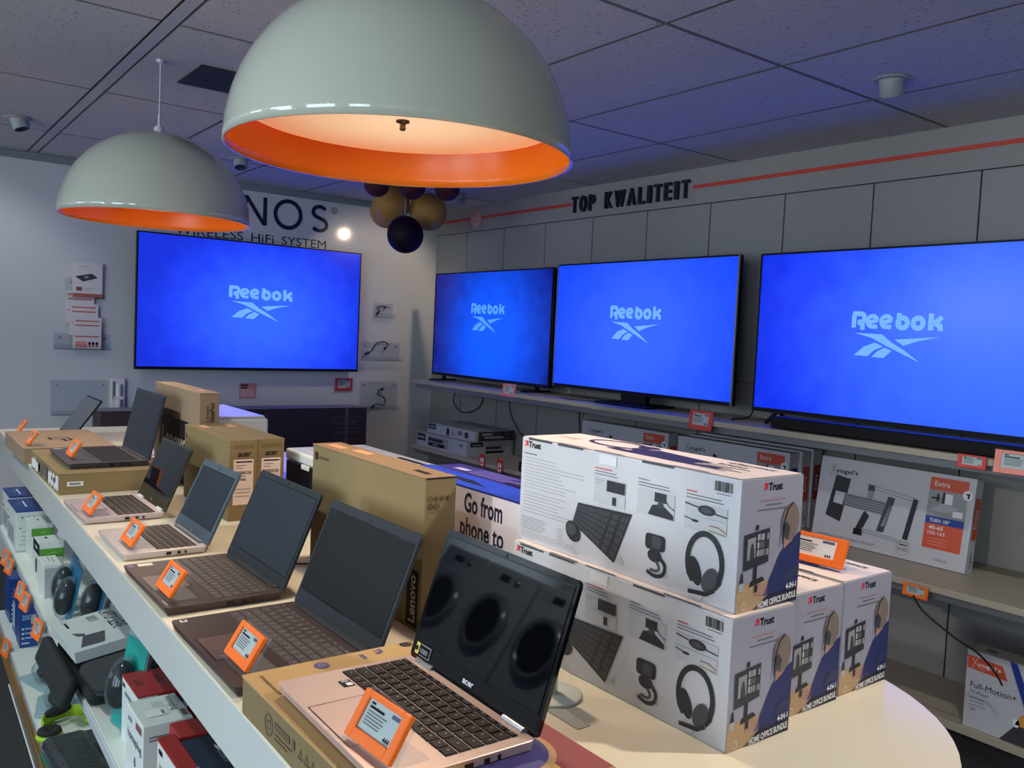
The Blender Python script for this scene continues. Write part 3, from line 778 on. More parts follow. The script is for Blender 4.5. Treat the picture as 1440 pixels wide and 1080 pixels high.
# ------------------------------------------------------------------ price tags on the laptops
PINKTAG = mat('pink_plastic', (214, 88, 80), 0.3)
def price_tag(label, loc, rotz, w=0.095, h=0.056, tilt=0.56, frame=ORANGE, foot=True, group='orange price tags standing on the laptops', price='444', face=None):
    t = thing('price_tag', label, 'price tag', loc, rotz, group)
    M = Matrix.Translation((0.006, 0, 0.003)) @ Matrix.Rotation(tilt, 4, 'Y')
    b = MB(); d = 0.008; bs, bt, bb = w*0.14, h*0.13, h*0.24
    y0, y1 = -w/2, w/2
    for q in ((y0, y0+bs, 0, h), (y1-bs, y1, 0, h), (y0+bs, y1-bs, 0, bb), (y0+bs, y1-bs, h-bt, h)):
        b.box(-d, 0, q[0], q[1], q[2], q[3], frame, 0.0012, 1)
    xform(b, M).build('frame', t)
    b = MB(); b.box(-d*0.55, -0.0005, y0+bs, y1-bs, bb, h-bt, face or EINK); xform(b, M); dsp = b.build('display', t)
    b = MB(); sh = Sheet(b, (-d*0.55, y1-bs, bb), (0, -1, 0), (0, 0, 1), 0.0004)
    dw, dh = w-2*bs, h-bt-bb
    sh.rect(dw*0.08, dw*0.2, dh*0.86, dh*0.93, INK); sh.rect(dw*0.08, dw*0.52, dh*0.73, dh*0.81, INK)
    sh.lines(dw*0.08, dh*0.66, dw*0.62, 5, dh*0.10, dh*0.045, GREYINK, 3); sh.rect(dw*0.72, dw*0.95, dh*0.80, dh*0.93, mat('tag_energy', (70, 80, 110), 0.5))
    sh.text(price, dw*0.93, dh*0.06, dh*0.17, INK, bold=0.03, align='R')
    xform(b, M).build('printed_text', dsp)
    b = MB(); b.box(0.0006, 0.0032, y0-0.004, y1+0.002, 0.002, h+0.004, ACRYL)
    xform(b, M)
    if foot: b.box(-0.004, 0.052, y0-0.004, y1+0.002, 0.0004, 0.0026, ACRYL)
    b.build('acrylic_holder', t)
    return t
price_tag('orange price tag on the palm rest of the rose silver laptop', (0.446, 0.835, 1.0742), 0.06)
price_tag('orange price tag on the dark plum laptop nearest the cardboard box', (0.455, 1.288, 1.0190), 0.0)
price_tag('orange price tag on the plum laptop with violet sticker', (0.455, 1.697, 1.0190), 0.0)
price_tag('orange price tag on the small grey laptop with slate bezel', (0.481, 2.112, 1.0190), 0.0)
price_tag('orange price tag on the silver convertible laptop with white hinges', (0.469, 2.503, 1.0180), 0.0)
price_tag('orange price tag on the dark laptop raised on a box', (0.526, 3.098, 1.0840), 0.0)
price_tag('orange price tag standing on the far flat cardboard box', (0.474, 3.612, 1.0575), 0.0, w=0.07)
price_tag('orange price tag farthest away, on the last laptop behind the box', (0.536, 4.350, 1.0185), 0.0, w=0.07)

# ------------------------------------------------------------------ cardboard boxes on the counter
def carton(name, label, cat, loc, size, m, group=None, rotz=0.0, flap=None, bev=0.002):
    """local frame: x depth, y length, z height; front left is -x, near end is y = 0"""
    t = thing(name, label, cat, loc, rotz, group)
    D, Ly, H = size
    b = MB(); b.box(0, D, 0, Ly, 0, H, m, bev, 2)
    if flap: b.box(-0.001, D+0.001, -0.0008, Ly, H-0.003, H+0.0008, flap, 0.0005, 1)
    b.build('carton_body', t)
    return t
def left_sheet(b, size, k=1): return Sheet(b, (-0.0006, size[1], 0), (0, -1, 0), (0, 0, 1))
def near_sheet(b, size): return Sheet(b, (0, -0.0012, 0), (1, 0, 0), (0, 0, 1))
def top_sheet(b, size): return Sheet(b, (0, size[1], size[2]+0.001), (0, -1, 0), (1, 0, 0))

# the flat chromebook box under the rose silver laptop
sz = (0.272, 0.47, 0.0545)
t = carton('laptop_box', 'flat cardboard laptop box under the rose silver laptop, coloured rings on its lid', 'box', (0.424, 0.692, 1.0), sz, CARD, flap=mat('cardboard_light', (176, 142, 92), 0.8, var=0.05, scale=9))
b = MB(); sh = top_sheet(b, sz)
PL = mat('print_violet', (74, 66, 128), 0.6); PLUM = mat('print_maroon', (150, 70, 72), 0.6); YEL = mat('print_yellow', (214, 172, 78), 0.6); GRN = mat('print_green', (52, 124, 76), 0.6); TAN = mat('print_tan', (190, 150, 106), 0.7)
sh.disc(0.025, 0.108, 0.0115, 0.0115, PL); sh.lvl(2).ring(0.025, 0.108, 0.0045, 0.0014, LIGHTINK, 20); sh.lvl(1)
b.build('round_badge', t)
b = MB(); sh = top_sheet(b, sz); sh.text('chromebook.com', 0.016, 0.017, 0.007, INK, width=0.075); b.build('web_address', t)
b = MB(); sh = top_sheet(b, sz)
sh.text('Th', 0.006, 0.198, 0.014, PL, width=0.020, bold=0.02); sh.text('an', 0.015, 0.172, 0.011, PL, width=0.018, bold=0.02)
b.build('slogan_print', t)
b = MB(); sh = top_sheet(b, sz); sh.disc(0.011, 0.256, 0.009, 0.010, INK); sh.lvl(2).ring(0.011, 0.256, 0.005, 0.001, CARD2, 20); sh.lvl(1)
b.build('corner_badge', t)
b = MB(); sh = top_sheet(b, sz); sh.rect(0.330, 0.468, 0.216, 0.271, PLUM); sh.rect(0.392, 0.468, 0.062, 0.216, YEL)
sh.poly([(0.330, 0.216), (0.392, 0.216), (0.392, 0.062), (0.345, 0.062)], GRN); sh.lvl(2).disc(0.378, 0.180, 0.062, 0.062, TAN); sh.lvl(3).disc(0.376, 0.180, 0.054, 0.054, PL)
b.build('coloured_rings', t)
BROWNINK = mat('brown_ink', (96, 78, 56), 0.8)
b = MB(); sh = left_sheet(b, sz); sh.ring(0.102, 0.024, 0.013, 0.002, BROWNINK, 28, ry=0.014); sh.ring(0.102, 0.024, 0.006, 0.0016, BROWNINK, 20)
sh.rect(0.122, 0.172, 0.026, 0.036, BROWNINK); sh.lines(0.122, 0.021, 0.06, 2, 0.006, 0.002, BROWNINK); sh.rect(0.180, 0.188, 0.025, 0.037, BROWNINK)
for a in (0.2, 0.218, 0.236): sh.stroke([(a, 0.022), (a+0.006, 0.034), (a+0.012, 0.022), (a, 0.022)], 0.0016, BROWNINK)
b.build('side_print', t)
b = MB(); sh = near_sheet(b, sz); sh.rect(0.12, 0.24, 0.010, 0.030, BROWNINK); b.build('end_print', t)

# box with the torn label, under the raised dark laptop
sz = (0.335, 0.548, 0.0645)
t = carton('laptop_box', 'flat cardboard box with a torn white label, carrying the large dark laptop', 'box', (0.466, 2.883, 1.0), sz, CARD, flap=CARD)
b = MB(); sh = left_sheet(b, sz); R = random.Random(5)
TORN = mat('torn_label', (206, 204, 204), 0.7); OLIVE = mat('torn_label_dark', (86, 82, 66), 0.8)
def torn(a0, a1, b0, b1, m, k):
    up = [(a1-(a1-a0)*i/10, b1-R.random()*0.016) for i in range(11)]; dn = [(a0+(a1-a0)*i/10, b0+R.random()*0.016) for i in range(11)]
    sh.lvl(k).poly(dn+up, m)
torn(0.02, 0.20, 0.006, 0.055, TORN, 1); torn(0.16, 0.36, 0.004, 0.060, OLIVE, 1); torn(0.34, 0.545, 0.004, 0.058, TORN, 1); torn(0.42, 0.50, 0.02, 0.05, OLIVE, 2)
b.build('torn_label', t)
b = MB(); sh = near_sheet(b, sz); sh.rect(0.022, 0.068, 0.026, 0.040, TORN); sh.lvl(2).rect(0.029, 0.060, 0.030, 0.036, GREYINK); b.build('end_sticker', t)

sz = (0.308, 0.53, 0.0565)
t = carton('laptop_box', 'far flat cardboard box with a dark logo on its lid, nearest the white wall', 'box', (0.455, 3.530, 1.0), sz, CARD2, flap=CARD2)
b = MB(); sh = top_sheet(b, sz); sh.stroke([(0.25, 0.19), (0.245, 0.12), (0.31, 0.122), (0.30, 0.165), (0.36, 0.168), (0.33, 0.190), (0.27, 0.188)], 0.009, INK); b.build('lid_print', t)
b = MB(); near_sheet(b, sz).rect(0.04, 0.20, 0.010, 0.013, CARD3); b.build('end_crease', t)

# tall standing chromebook box behind the plum laptops
sz = (0.067, 0.488, 0.2855)
t = carton('laptop_box', 'tall cardboard laptop box on edge behind the plum laptops, black name label', 'box', (0.803, 1.312, 1.0), sz, CARD, flap=mat('cardboard_orange', (122, 97, 69), 0.8, var=0.05, scale=9))
b = MB(); sh = left_sheet(b, sz); sh.disc(0.022, 0.262, 0.0085, 0.0095, INK); sh.lvl(2).ring(0.022, 0.262, 0.004, 0.001, CARD3, 16); sh.lvl(1).text('chromebook', 0.036, 0.2575, 0.008, INK, width=0.052); b.build('face_badge', t)
b = MB(); sh = left_sheet(b, sz); sh.rect(0.438, 0.479, 0.008, 0.112, BLACKINK); sh.lvl(2).text('Lenovo', 0.470, 0.015, 0.024, mat('label_silver', (170, 158, 132), 0.5), width=0.088, bold=0.02, rot=PI/2)
b.build('name_label', t)
b = MB(); sh = near_sheet(b, sz)
for i in range(4):
    a = 0.010+0.0125*i
    sh.ring(a, 0.247, 0.005, 0.0007, INK, 16); sh.rect(a-0.0014, a+0.0014, 0.2445, 0.2495, INK if i else CARD3)
for i in range(2): sh.ring(0.011+0.0135*i, 0.233, 0.0052, 0.0012, INK, 18); sh.rect(0.009+0.0135*i, 0.013+0.0135*i, 0.232, 0.234, INK)
sh.rect(0.006, 0.050, 0.2225, 0.2235, BROWNINK); sh.rect(0.001, 0.066, 0.2835, 0.2862, BLACK); b.build('end_print', t)
b = MB(); sh = top_sheet(b, sz); sh.rect(0.405, 0.455, 0.022, 0.034, INK); sh.rect(0.03, 0.10, 0.018, 0.04, mat('print_peach', (196, 138, 104), 0.8)); sh.rect(0.13, 0.20, 0.03, 0.052, mat('print_peach', (196, 138, 104), 0.8)); b.build('top_print', t)

# twin standing boxes
sz = (0.079, 0.415, 0.2245)
t = carton('laptop_box', 'standing cardboard box with white shipping label, the left one of the pair', 'box', (0.795, 2.330, 1.0), sz, CARD, 'pair of standing laptop boxes', flap=CARD)
b = MB(); sh = near_sheet(b, sz); sh.text('acer', 0.041, 0.180, 0.016, INK, width=0.036, bold=0.02, align='C', shear=0.2)
for i in range(5): sh.ring(0.018+0.0115*i, 0.207, 0.0045, 0.0008, INK, 14)
sh.rect(0.012, 0.068, 0.045, 0.172, mat('label_white', (220, 200, 190), 0.6)); sh.lvl(2).rect(0.018, 0.064, 0.163, 0.167, INK)
sh.lines(0.018, 0.156, 0.03, 2, 0.007, 0.002, GREYINK); sh.barcode(0.018, 0.130, 0.044, 0.009, INK, 4); sh.lines(0.018, 0.126, 0.03, 1, 0.007, 0.002, GREYINK); sh.barcode(0.026, 0.112, 0.022, 0.007, INK, 5)
for z in (0.088, 0.078, 0.068): sh.rect(0.018, 0.062, z, z+0.0018, GREYINK)
b.build('end_print', t)
b = MB(); sh = left_sheet(b, sz); sh.disc(0.018, 0.193, 0.005, 0.008, INK); sh.text('acer', 0.030, 0.188, 0.007, BROWNINK, width=0.03); b.build('face_badge', t); b = MB(); sh = left_sheet(b, sz); sh.text('2', 0.19, 0.098, 0.034, INK, width=0.03, bold=0.01, rot=0.0); b.build('face_print', t)
b = MB(); sh = top_sheet(b, sz); sh.rect(0.05, 0.12, 0.02, 0.045, mat('print_peach', (196, 138, 104), 0.8)); sh.rect(0.2, 0.3, 0.03, 0.034, CARD3); b.build('top_print', t)
copy_thing(t, (0.8765, 2.338, 1.0), 'standing cardboard box with white shipping label, the right one of the pair')

# tall box with the black maker panel
sz = (0.064, 0.525, 0.318)
t = carton('laptop_box', 'tallest standing cardboard box with a black maker panel, left of the paired boxes', 'box', (0.850, 2.785, 1.0), sz, CARD2, flap=CARD2)
b = MB(); sh = left_sheet(b, sz); sh.rect(0.085, 0.412, 0.0, 0.212, mat('label_black', (30, 24, 32), 0.6, spec=0.15)); sh.lvl(2).text('Lenovo', 0.105, 0.100, 0.075, mat('label_silver', (170, 158, 132), 0.5), width=0.30, bold=0.02); b.build('face_label', t)
b = MB(); sh = near_sheet(b, sz); sh.text('Lenovo', 0.030, 0.225, 0.012, INK, width=0.052, rot=PI/2); sh.text('IdeaPad', 0.047, 0.225, 0.014, INK, width=0.060, bold=0.02, rot=PI/2); b.build('end_print', t)
b = MB(); sh = top_sheet(b, sz); sh.rect(0.40, 0.46, 0.02, 0.045, mat('print_peach', (196, 138, 104), 0.8)); b.build('top_print', t)

# blue printer carton
BLUEBOX = mat('blue_carton', (40, 70, 190), 0.4, var=0.1, scale=8); PURPLE = mat('purple_carton', (58, 48, 120), 0.4, var=0.15, scale=12)
sz = (0.165, 0.475, 0.238)
t = carton('printer_box', 'blue printer carton with bold slogan, behind the rose silver laptop', 'box', (0.972, 1.226, 1.0), sz, PURPLE)
b = MB(); sh = left_sheet(b, sz); PALE = mat('carton_panel', (206, 196, 200), 0.5)
x = sz[1]-0.250; sh.poly(rrect(x, sz[1], 0.0, 0.236, 0.012, 4), PALE); sh.lvl(2)
for i, (s, a, w) in enumerate((('Go from', 0.044, 0.131), ('phone to', 0.032, 0.150), ('print easily', 0.012, 0.188))):
    sh.text(s, x+a, 0.190-0.0500*i, 0.040, NAVYINK, width=w, bold=0.022)
sh.lvl(1).stroke([(x-0.03, 0.05), (x-0.02, 0.12), (x-0.006, 0.17)], 0.003, LIGHTINK)
b.build('slogan_panel', t)
b = MB(); sh = top_sheet(b, sz); sh.rect(0.0, sz[1], 0.0, 0.085, BLUEBOX); sh.lvl(2).poly([(0.10, 0.05), (0.22, 0.028), (0.30, 0.03), (0.22, 0.052)], NAVYINK); sh.poly([(0.26, 0.10), (0.44, 0.085), (0.44, 0.105), (0.30, 0.118)], NAVYINK)
sh.lvl(1).lines(0.12, 0.15, 0.2, 4, 0.014, 0.006, mat('print_lilac', (120, 110, 190), 0.5), 2); sh.lvl(2).rect(0.06, 0.11, 0.105, 0.125, mat('print_lilac_pale', (170, 165, 215), 0.5)); b.build('top_print', t)

# printers standing behind the boxes
PRW = mat('printer_white', (214, 216, 214), 0.35)
t = thing('printer', 'white printer with a dark paper tray, partly hidden behind the tall cardboard box', 'printer', (1.0, 1.90, 1.0))
b = MB(); b.box(0.004, 0.25, 0, 0.54, 0.004, 0.150, PRW, 0.012, 3); b.box(0, 0.25, 0.0, 0.54, 0.150, 0.183, PRW, 0.008, 3); b.build('housing', t)
b = MB(); b.box(-0.0015, 0.004, 0.02, 0.525, 0.02, 0.150, mat('printer_dark', (14, 16, 30), 0.25), 0.001, 1); b.build('front_opening', t)
b = MB()
for y in (0.36, 0.24, 0.12): b.box(-0.003, 0.002, y, y+0.055, 0.138, 0.152, PRW, 0.002, 1)
b.build('tray_tabs', t)
b = MB(); b.box(0.05, 0.24, 0.02, 0.50, 0.183, 0.188, mat('scanner_lid', (196, 194, 206), 0.3), 0.002, 1); b.box(0.075, 0.080, 0.20, 0.44, 0.188, 0.1885, BLACK); b.box(0.20, 0.212, 0.06, 0.22, 0.188, 0.1895, BLACK); b.build('scanner_lid', t)
t = thing('printer', 'white printer with a pale flat lid reflecting the wall television, behind the paired boxes', 'printer', (0.935, 3.04, 1.0))
b = MB(); b.box(0, 0.245, 0, 0.46, 0.004, 0.205, PRW, 0.012, 3); b.build('housing', t)
b = MB(); b.box(0.006, 0.232, 0.006, 0.455, 0.205, 0.213, mat('scanner_lid_gloss', (200, 202, 214), 0.08, spec=0.8), 0.002, 1); b.build('scanner_lid', t)

# small things at the back of the counter
t = thing('sign_stand', 'small white round-footed stand hidden behind the rose silver screen', 'stand', (0.842, 0.985, 1.0))
b = MB(); b.lathe([(0.001, 0.0006), (0.050, 0.0006), (0.050, 0.003), (0.046, 0.005), (0.001, 0.006)], WSHELF, 40); b.build('round_foot', t)
b = MB(); b.tube([(0, 0, 0.004), (0, 0, 0.13)], 0.011, WSHELF, 16); b.build('post', t)
b = MB(); b.box(-0.012, 0.012, -0.062, 0.062, 0, 0.0012, mat('grey_tape', (160, 160, 156), 0.5))
o = b.build('adhesive_strip', None, (0.813, 0.935, 1.0)); tag(o, 'grey adhesive strip stuck on the counter between the laptop and the headset bundle boxes', 'strip')
t = thing('leaflet_stand', 'orange and white leaflet standing behind two plum laptops', 'leaflet', (0.775, 1.89, 1.0), 0.05)
b = MB(); b.box(0, 0.004, -0.05, 0.05, 0.0, 0.10, WHITECARD); b.build('card', t)
b = MB(); sh = Sheet(b, (-0.0004, 0.05, 0), (0, -1, 0), (0, 0, 1)); sh.rect(0.008, 0.092, 0.022, 0.095, mat('leaflet_orange', (190, 96, 58), 0.6, var=0.3, scale=60)); b.build('picture', t)
b = MB(); b.tube(spline([(0.72, 1.905, 1.003), (0.77, 1.86, 1.003), (0.82, 1.83, 1.003), (0.90, 1.86, 1.003)]), 0.0022, CABLE, 6); tag(b.build('security_cable'), 'thin black cable lying on the counter behind the plum laptops', 'cable')
t = thing('paper_stack', 'loose white sheets and a clear holder behind the far flat cardboard box', 'papers', (0.85, 3.74, 1.0), -0.5)
b = MB()
for i in range(5): b.box(0.002*i, 0.13+0.002*i, -0.1+0.004*i, 0.1+0.004*i, 0.0005+0.002*i, 0.002+0.002*i, WHITECARD)
b.build('sheets', t)
b = MB(); b.prism([(0.0, -0.09, 0.012), (0.10, -0.09, 0.012), (0.10, -0.09, 0.045)], (0, 0.18, 0), WHITECARD); b.build('folded_card', t)
# ------------------------------------------------------------------ home office bundle boxes
KBD = mat('print_keyboard', (40, 41, 46), 0.5); KBD2 = mat('print_key', (66, 68, 74), 0.5); PGREY = mat('print_grey', (176, 178, 182), 0.5)
PINKRED = mat('print_pinkred', (224, 40, 62), 0.5); SKIN = mat('print_skin', (180, 140, 122), 0.6); HAIR = mat('print_hair', (132, 114, 108), 0.6); DESK = mat('print_desk', (188, 156, 120), 0.6); NAVY = mat('print_navy', (42, 50, 104), 0.6)
def trust_mark(sh, a, b, h):
    s = h/0.0115
    for (x, y, w, g) in ((0, 0.001, .004, .003), (.0035, .004, .004, .003), (.001, .0075, .008, .003), (.0065, .0015, .003, .008)): sh.rect(a+x*s, a+(x+w)*s, b+y*s, b+(y+g)*s, PINKRED)
    sh.text('Trust', a+.0115*s, b, h*0.95, INK, width=.034*s, bold=0.03)
sz = (0.138, 0.486, 0.1842)
ink_top = mat('print_top_violet', (44, 38, 78), 0.5); TOPC = mat('carton_top_lit', (226, 212, 208), 0.45)  # white carton top tinted pale pink, warm lamplight put into the colour
t0 = carton('bundle_box', 'white home office bundle box stacked on top of another one', 'box', (0.943, 0.728, 1.1850), sz, WHITECARD, 'white home office bundle boxes')
b = MB(); sh = Sheet(b, (-0.0008, sz[1], 0), (0, -1, 0), (0, 0, 1))
trust_mark(sh, 0.009, 0.168, 0.0115)
sh.rect(0.009, 0.045, 0.1555, 0.1575, GREYINK); sh.lines(0.012, 0.150, 0.165, 10, 0.0058, 0.0011, LIGHTINK, 2, 0.5); sh.lines(0.012, 0.089, 0.13, 7, 0.0058, 0.0011, LIGHTINK, 3, 0.4)
sh.lines(0.010, 0.044, 0.07, 6, 0.0040, 0.0013, LIGHTINK, 4); sh.lines(0.110, 0.040, 0.02, 5, 0.0044, 0.0013, LIGHTINK, 5); sh.lines(0.010, 0.0185, 0.165, 4, 0.0036, 0.0008, LIGHTINK, 6, 0.15)
# keyboard and mouse
K = [(0.160, 0.094), (0.285, 0.098), (0.250, 0.014), (0.148, 0.058)]
sh.lvl(1).poly([(0.250, 0.014), (0.272, 0.018), (0.262, 0.030)], PGREY)
sh.lvl(2).poly([K[3], K[2], K[1], K[0]], KBD)
def quad(u, v):
    q0 = (K[3][0]+(K[2][0]-K[3][0])*u, K[3][1]+(K[2][1]-K[3][1])*u); q1 = (K[0][0]+(K[1][0]-K[0][0])*u, K[0][1]+(K[1][1]-K[0][1])*u)
    return (q0[0]+(q1[0]-q0[0])*v, q0[1]+(q1[1]-q0[1])*v)
sh.lvl(3)
for r in range(6):
    for c in range(17):
        if c in (11, 14): continue
        u0, u1, v0, v1 = 0.02+c*0.057, 0.065+c*0.057, 0.06+r*0.15, 0.17+r*0.15
        sh.poly([quad(u0, v0), quad(u1, v0), quad(u1, v1), quad(u0, v1)], KBD2)
sh.lvl(4).poly([(0.151+0.018*math.cos(a)-0.004*math.sin(a), 0.044+0.017*math.sin(a)) for a in [2*PI*i/20 for i in range(20)]], KBD); sh.lvl(5).poly([(0.148+0.012*math.cos(a), 0.047+0.010*math.sin(a)) for a in [2*PI*i/16 for i in range(16)]], KBD2)
# four feature pictures
sh.lvl(1).rect(0.196, 0.236, 0.1575, 0.1590, RED); sh.lines(0.196, 0.154, 0.055, 2, 0.0045, 0.0014, GREYINK, 7)
sh.rect(0.196, 0.268, 0.123, 0.144, PGREY); sh.rect(0.196, 0.268, 0.102, 0.121, PGREY); sh.lvl(2).rect(0.226, 0.267, 0.124, 0.142, KBD); sh.rect(0.240, 0.249, 0.104, 0.117, KBD); sh.lines(0.199, 0.140, 0.022, 2, 0.004, 0.0012, LIGHTINK, 8); sh.rect(0.2465, 0.2475, 0.124, 0.142, KBD2)
sh.lvl(1).rect(0.294, 0.318, 0.1555, 0.1570, GREYINK); sh.lines(0.294, 0.152, 0.075, 2, 0.0045, 0.0014, GREYINK, 9); sh.rect(0.294, 0.370, 0.104, 0.142, PGREY)
sh.lvl(2).rect(0.330, 0.354, 0.127, 0.141, KBD); sh.poly([(0.318, 0.106), (0.369, 0.105), (0.369, 0.112), (0.345, 0.125), (0.326, 0.121)], KBD); sh.poly([(0.336, 0.120), (0.350, 0.120), (0.348, 0.129), (0.338, 0.129)], KBD2); sh.stroke([(0.352, 0.132), (0.360, 0.124), (0.370, 0.120)], 0.0015, KBD)
sh.lvl(1).rect(0.391, 0.410, 0.1545, 0.1560, RED); sh.lines(0.391, 0.151, 0.08, 2, 0.0045, 0.0014, GREYINK, 10); sh.rect(0.390, 0.466, 0.123, 0.140, PGREY); sh.rect(0.390, 0.466, 0.101, 0.121, PGREY)
sh.lvl(2).disc(0.430, 0.132, 0.016, 0.007, KBD); sh.stroke([(0.390, 0.137), (0.416, 0.134)], 0.002, KBD); sh.stroke([(0.444, 0.130), (0.466, 0.128)], 0.002, KBD); sh.lvl(3).disc(0.430, 0.132, 0.010, 0.004, KBD2)
sh.lvl(2).disc(0.410, 0.114, 0.007, 0.002, KBD); sh.stroke([(0.390, 0.117), (0.404, 0.115)], 0.0015, KBD); sh.stroke([(0.436, 0.112), (0.452, 0.112), (0.465, 0.107)], 0.0016, mat('print_rust', (150, 92, 60), 0.5)); sh.stroke([(0.436, 0.105), (0.452, 0.104), (0.465, 0.103)], 0.0016, mat('print_olive', (130, 118, 60), 0.5))
sh.lvl(1).barcode(0.441, 0.163, 0.032, 0.014, INK, 3); sh.lines(0.445, 0.160, 0.026, 1, 0.003, 0.001, GREYINK)
# webcam
sh.lvl(1).disc(0.342, 0.020, 0.022, 0.004, PGREY)
sh.lvl(2).poly(rrect(0.316, 0.356, 0.054, 0.078, 0.006, 3), KBD); sh.lvl(3).poly(rrect(0.330, 0.349, 0.057, 0.075, 0.004, 3), KBD2)
sh.lvl(2).disc(0.336, 0.046, 0.014, 0.010, KBD); sh.stroke(spline([(0.344, 0.046), (0.357, 0.036), (0.355, 0.022), (0.340, 0.016), (0.322, 0.020)], 5), 0.006, KBD); sh.stroke(spline([(0.340, 0.038), (0.346, 0.030), (0.342, 0.024), (0.328, 0.024)], 5), 0.004, KBD2)
# headset
hd = [(0.431+0.031*math.cos(math.radians(a)), 0.058+0.041*math.sin(math.radians(a))) for a in range(-20, 215, 12)]
sh.lvl(2).stroke(hd, 0.0085, KBD); sh.stroke([(0.401, 0.055), (0.404, 0.038), (0.412, 0.028)], 0.009, KBD); sh.stroke([(0.461, 0.052), (0.458, 0.036), (0.450, 0.026)], 0.009, KBD)
sh.poly([(0.415+0.011*math.cos(a)-0.006*math.sin(a), 0.043+0.020*math.sin(a)) for a in [2*PI*i/18 for i in range(18)]], KBD); sh.lvl(3).poly([(0.442+0.013*math.cos(a)+0.005*math.sin(a), 0.036+0.018*math.sin(a)) for a in [2*PI*i/18 for i in range(18)]], KBD2)
sh.lvl(4).stroke([(0.452, 0.024), (0.438, 0.015), (0.405, 0.012)], 0.006, KBD); sh.stroke([(0.434, 0.018), (0.431, 0.004)], 0.001, GREYINK); sh.lvl(1).rect(0.405, 0.440, 0.0025, 0.0035, LIGHTINK)
b.build('long_face_print', t0)
# end picture: a person seen from behind at a desk
b = MB(); sh = Sheet(b, (0, -0.0008, 0), (1, 0, 0), (0, 0, 1)); sh.u = sh.u*0.932; sh.n = Vector((0, -1, 0))
sh.rect(0.0, 0.148, 0.0, 0.184, mat('end_panel_shaded', (158, 158, 176), 0.42))  # white end darkened to blue-grey, its shade painted in
trust_mark(sh.lvl(2), 0.050, 0.1665, 0.0115)
sh.rect(0.044, 0.104, 0.152, 0.1538, mat('print_rosegrey', (176, 130, 140), 0.6)); sh.rect(0.058, 0.096, 0.1455, 0.1472, GREYINK); sh.rect(0.040, 0.112, 0.139, 0.1407, GREYINK)
sh.lvl(2).poly([(0.0, 0.0), (0.060, 0.0), (0.072, 0.040), (0.0, 0.040)], DESK)
sh.poly([(0.036, 0.0), (0.148, 0.0), (0.148, 0.038), (0.085, 0.022)], mat('print_darkcorner', (46, 44, 66), 0.6))
sh.lvl(3).poly([(0.062, 0.018), (0.148, 0.020), (0.148, 0.102), (0.140, 0.100), (0.112, 0.085), (0.098, 0.076), (0.082, 0.050)], NAVY)
sh.lvl(4).poly([(0.105, 0.030), (0.148, 0.040), (0.148, 0.052), (0.122, 0.048)], mat('print_navy2', (54, 60, 92), 0.6))
sh.lvl(3).poly([(0.040, 0.022), (0.072, 0.018), (0.072, 0.034), (0.050, 0.036)], SKIN); sh.lvl(4).rect(0.040, 0.047, 0.026, 0.036, KBD)
sh.lvl(4).poly([(0.106, 0.080), (0.128, 0.092), (0.124, 0.104), (0.106, 0.098)], SKIN)
sh.lvl(5).poly([(0.119+0.021*math.cos(a), 0.119+0.027*math.sin(a)) for a in [2*PI*i/24 for i in range(24)]], HAIR)
sh.lvl(6).poly([(0.106, 0.098), (0.114, 0.094), (0.118, 0.110), (0.108, 0.120), (0.100, 0.114)], KBD2); sh.stroke([(0.100, 0.088), (0.102, 0.118), (0.110, 0.138), (0.122, 0.146)], 0.003, KBD)
sh.lvl(3).poly([(0.012, 0.058), (0.070, 0.066), (0.070, 0.114), (0.010, 0.108)], mat('print_monitor', (52, 54, 66), 0.5)); R = random.Random(2)
sh.lvl(4).poly([(0.018, 0.072), (0.038, 0.075), (0.037, 0.104), (0.018, 0.102)], LIGHTINK)
for i in range(5):
    for j in range(3): sh.rect(0.041+0.0056*i, 0.0455+0.0056*i, 0.076+0.011*j, 0.085+0.011*j, R.choice((PGREY, GREYINK, LIGHTINK, KBD2)))
sh.lvl(5).poly([(0.024, 0.072), (0.035, 0.074), (0.033, 0.088), (0.030, 0.096), (0.026, 0.094)], KBD2)
sh.lvl(3).poly([(0.036, 0.040), (0.044, 0.041), (0.044, 0.063), (0.036, 0.062)], KBD); sh.poly([(0.028, 0.034), (0.064, 0.040), (0.058, 0.046), (0.030, 0.042)], KBD); sh.rect(0.036, 0.043, 0.113, 0.120, KBD)
sh.poly(rrect(0.004, 0.015, 0.030, 0.042, 0.003, 3), PGREY); sh.poly([(0.005, 0.041), (0.014, 0.041), (0.012, 0.055), (0.008, 0.056)], mat('print_plant', (46, 54, 60), 0.6))
sh.lvl(7).text('4-IN-1', 0.141, 0.0225, 0.0082, WHITEINK, width=0.026, bold=0.03, align='R', rot=0.06); sh.text('HOME OFFICE BUNDLE', 0.141, 0.0075, 0.0090, WHITEINK, width=0.092, bold=0.03, align='R', rot=0.06); sh.ring(0.016, 0.010, 0.005, 0.0008, WHITEINK, 16)
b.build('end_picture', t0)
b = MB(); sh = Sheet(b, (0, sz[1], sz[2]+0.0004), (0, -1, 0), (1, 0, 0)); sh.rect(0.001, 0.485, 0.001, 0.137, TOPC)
sh.lvl(2); hp = [(0.150+0.062*math.cos(math.radians(a)), 0.095+0.032*math.sin(math.radians(a))) for a in range(20, 345, 13)]
sh.stroke(hp, 0.009, ink_top); sh.disc(0.205, 0.112, 0.022, 0.016, ink_top); sh.disc(0.214, 0.082, 0.020, 0.014, ink_top)
sh.poly([(0.200, 0.040), (0.345, 0.036), (0.365, 0.085), (0.235, 0.105)], ink_top); sh.poly([(0.170, 0.045), (0.200, 0.04), (0.205, 0.058), (0.18, 0.062)], ink_top); sh.poly([(0.345, 0.036), (0.410, 0.040), (0.405, 0.058), (0.352, 0.052)], ink_top)
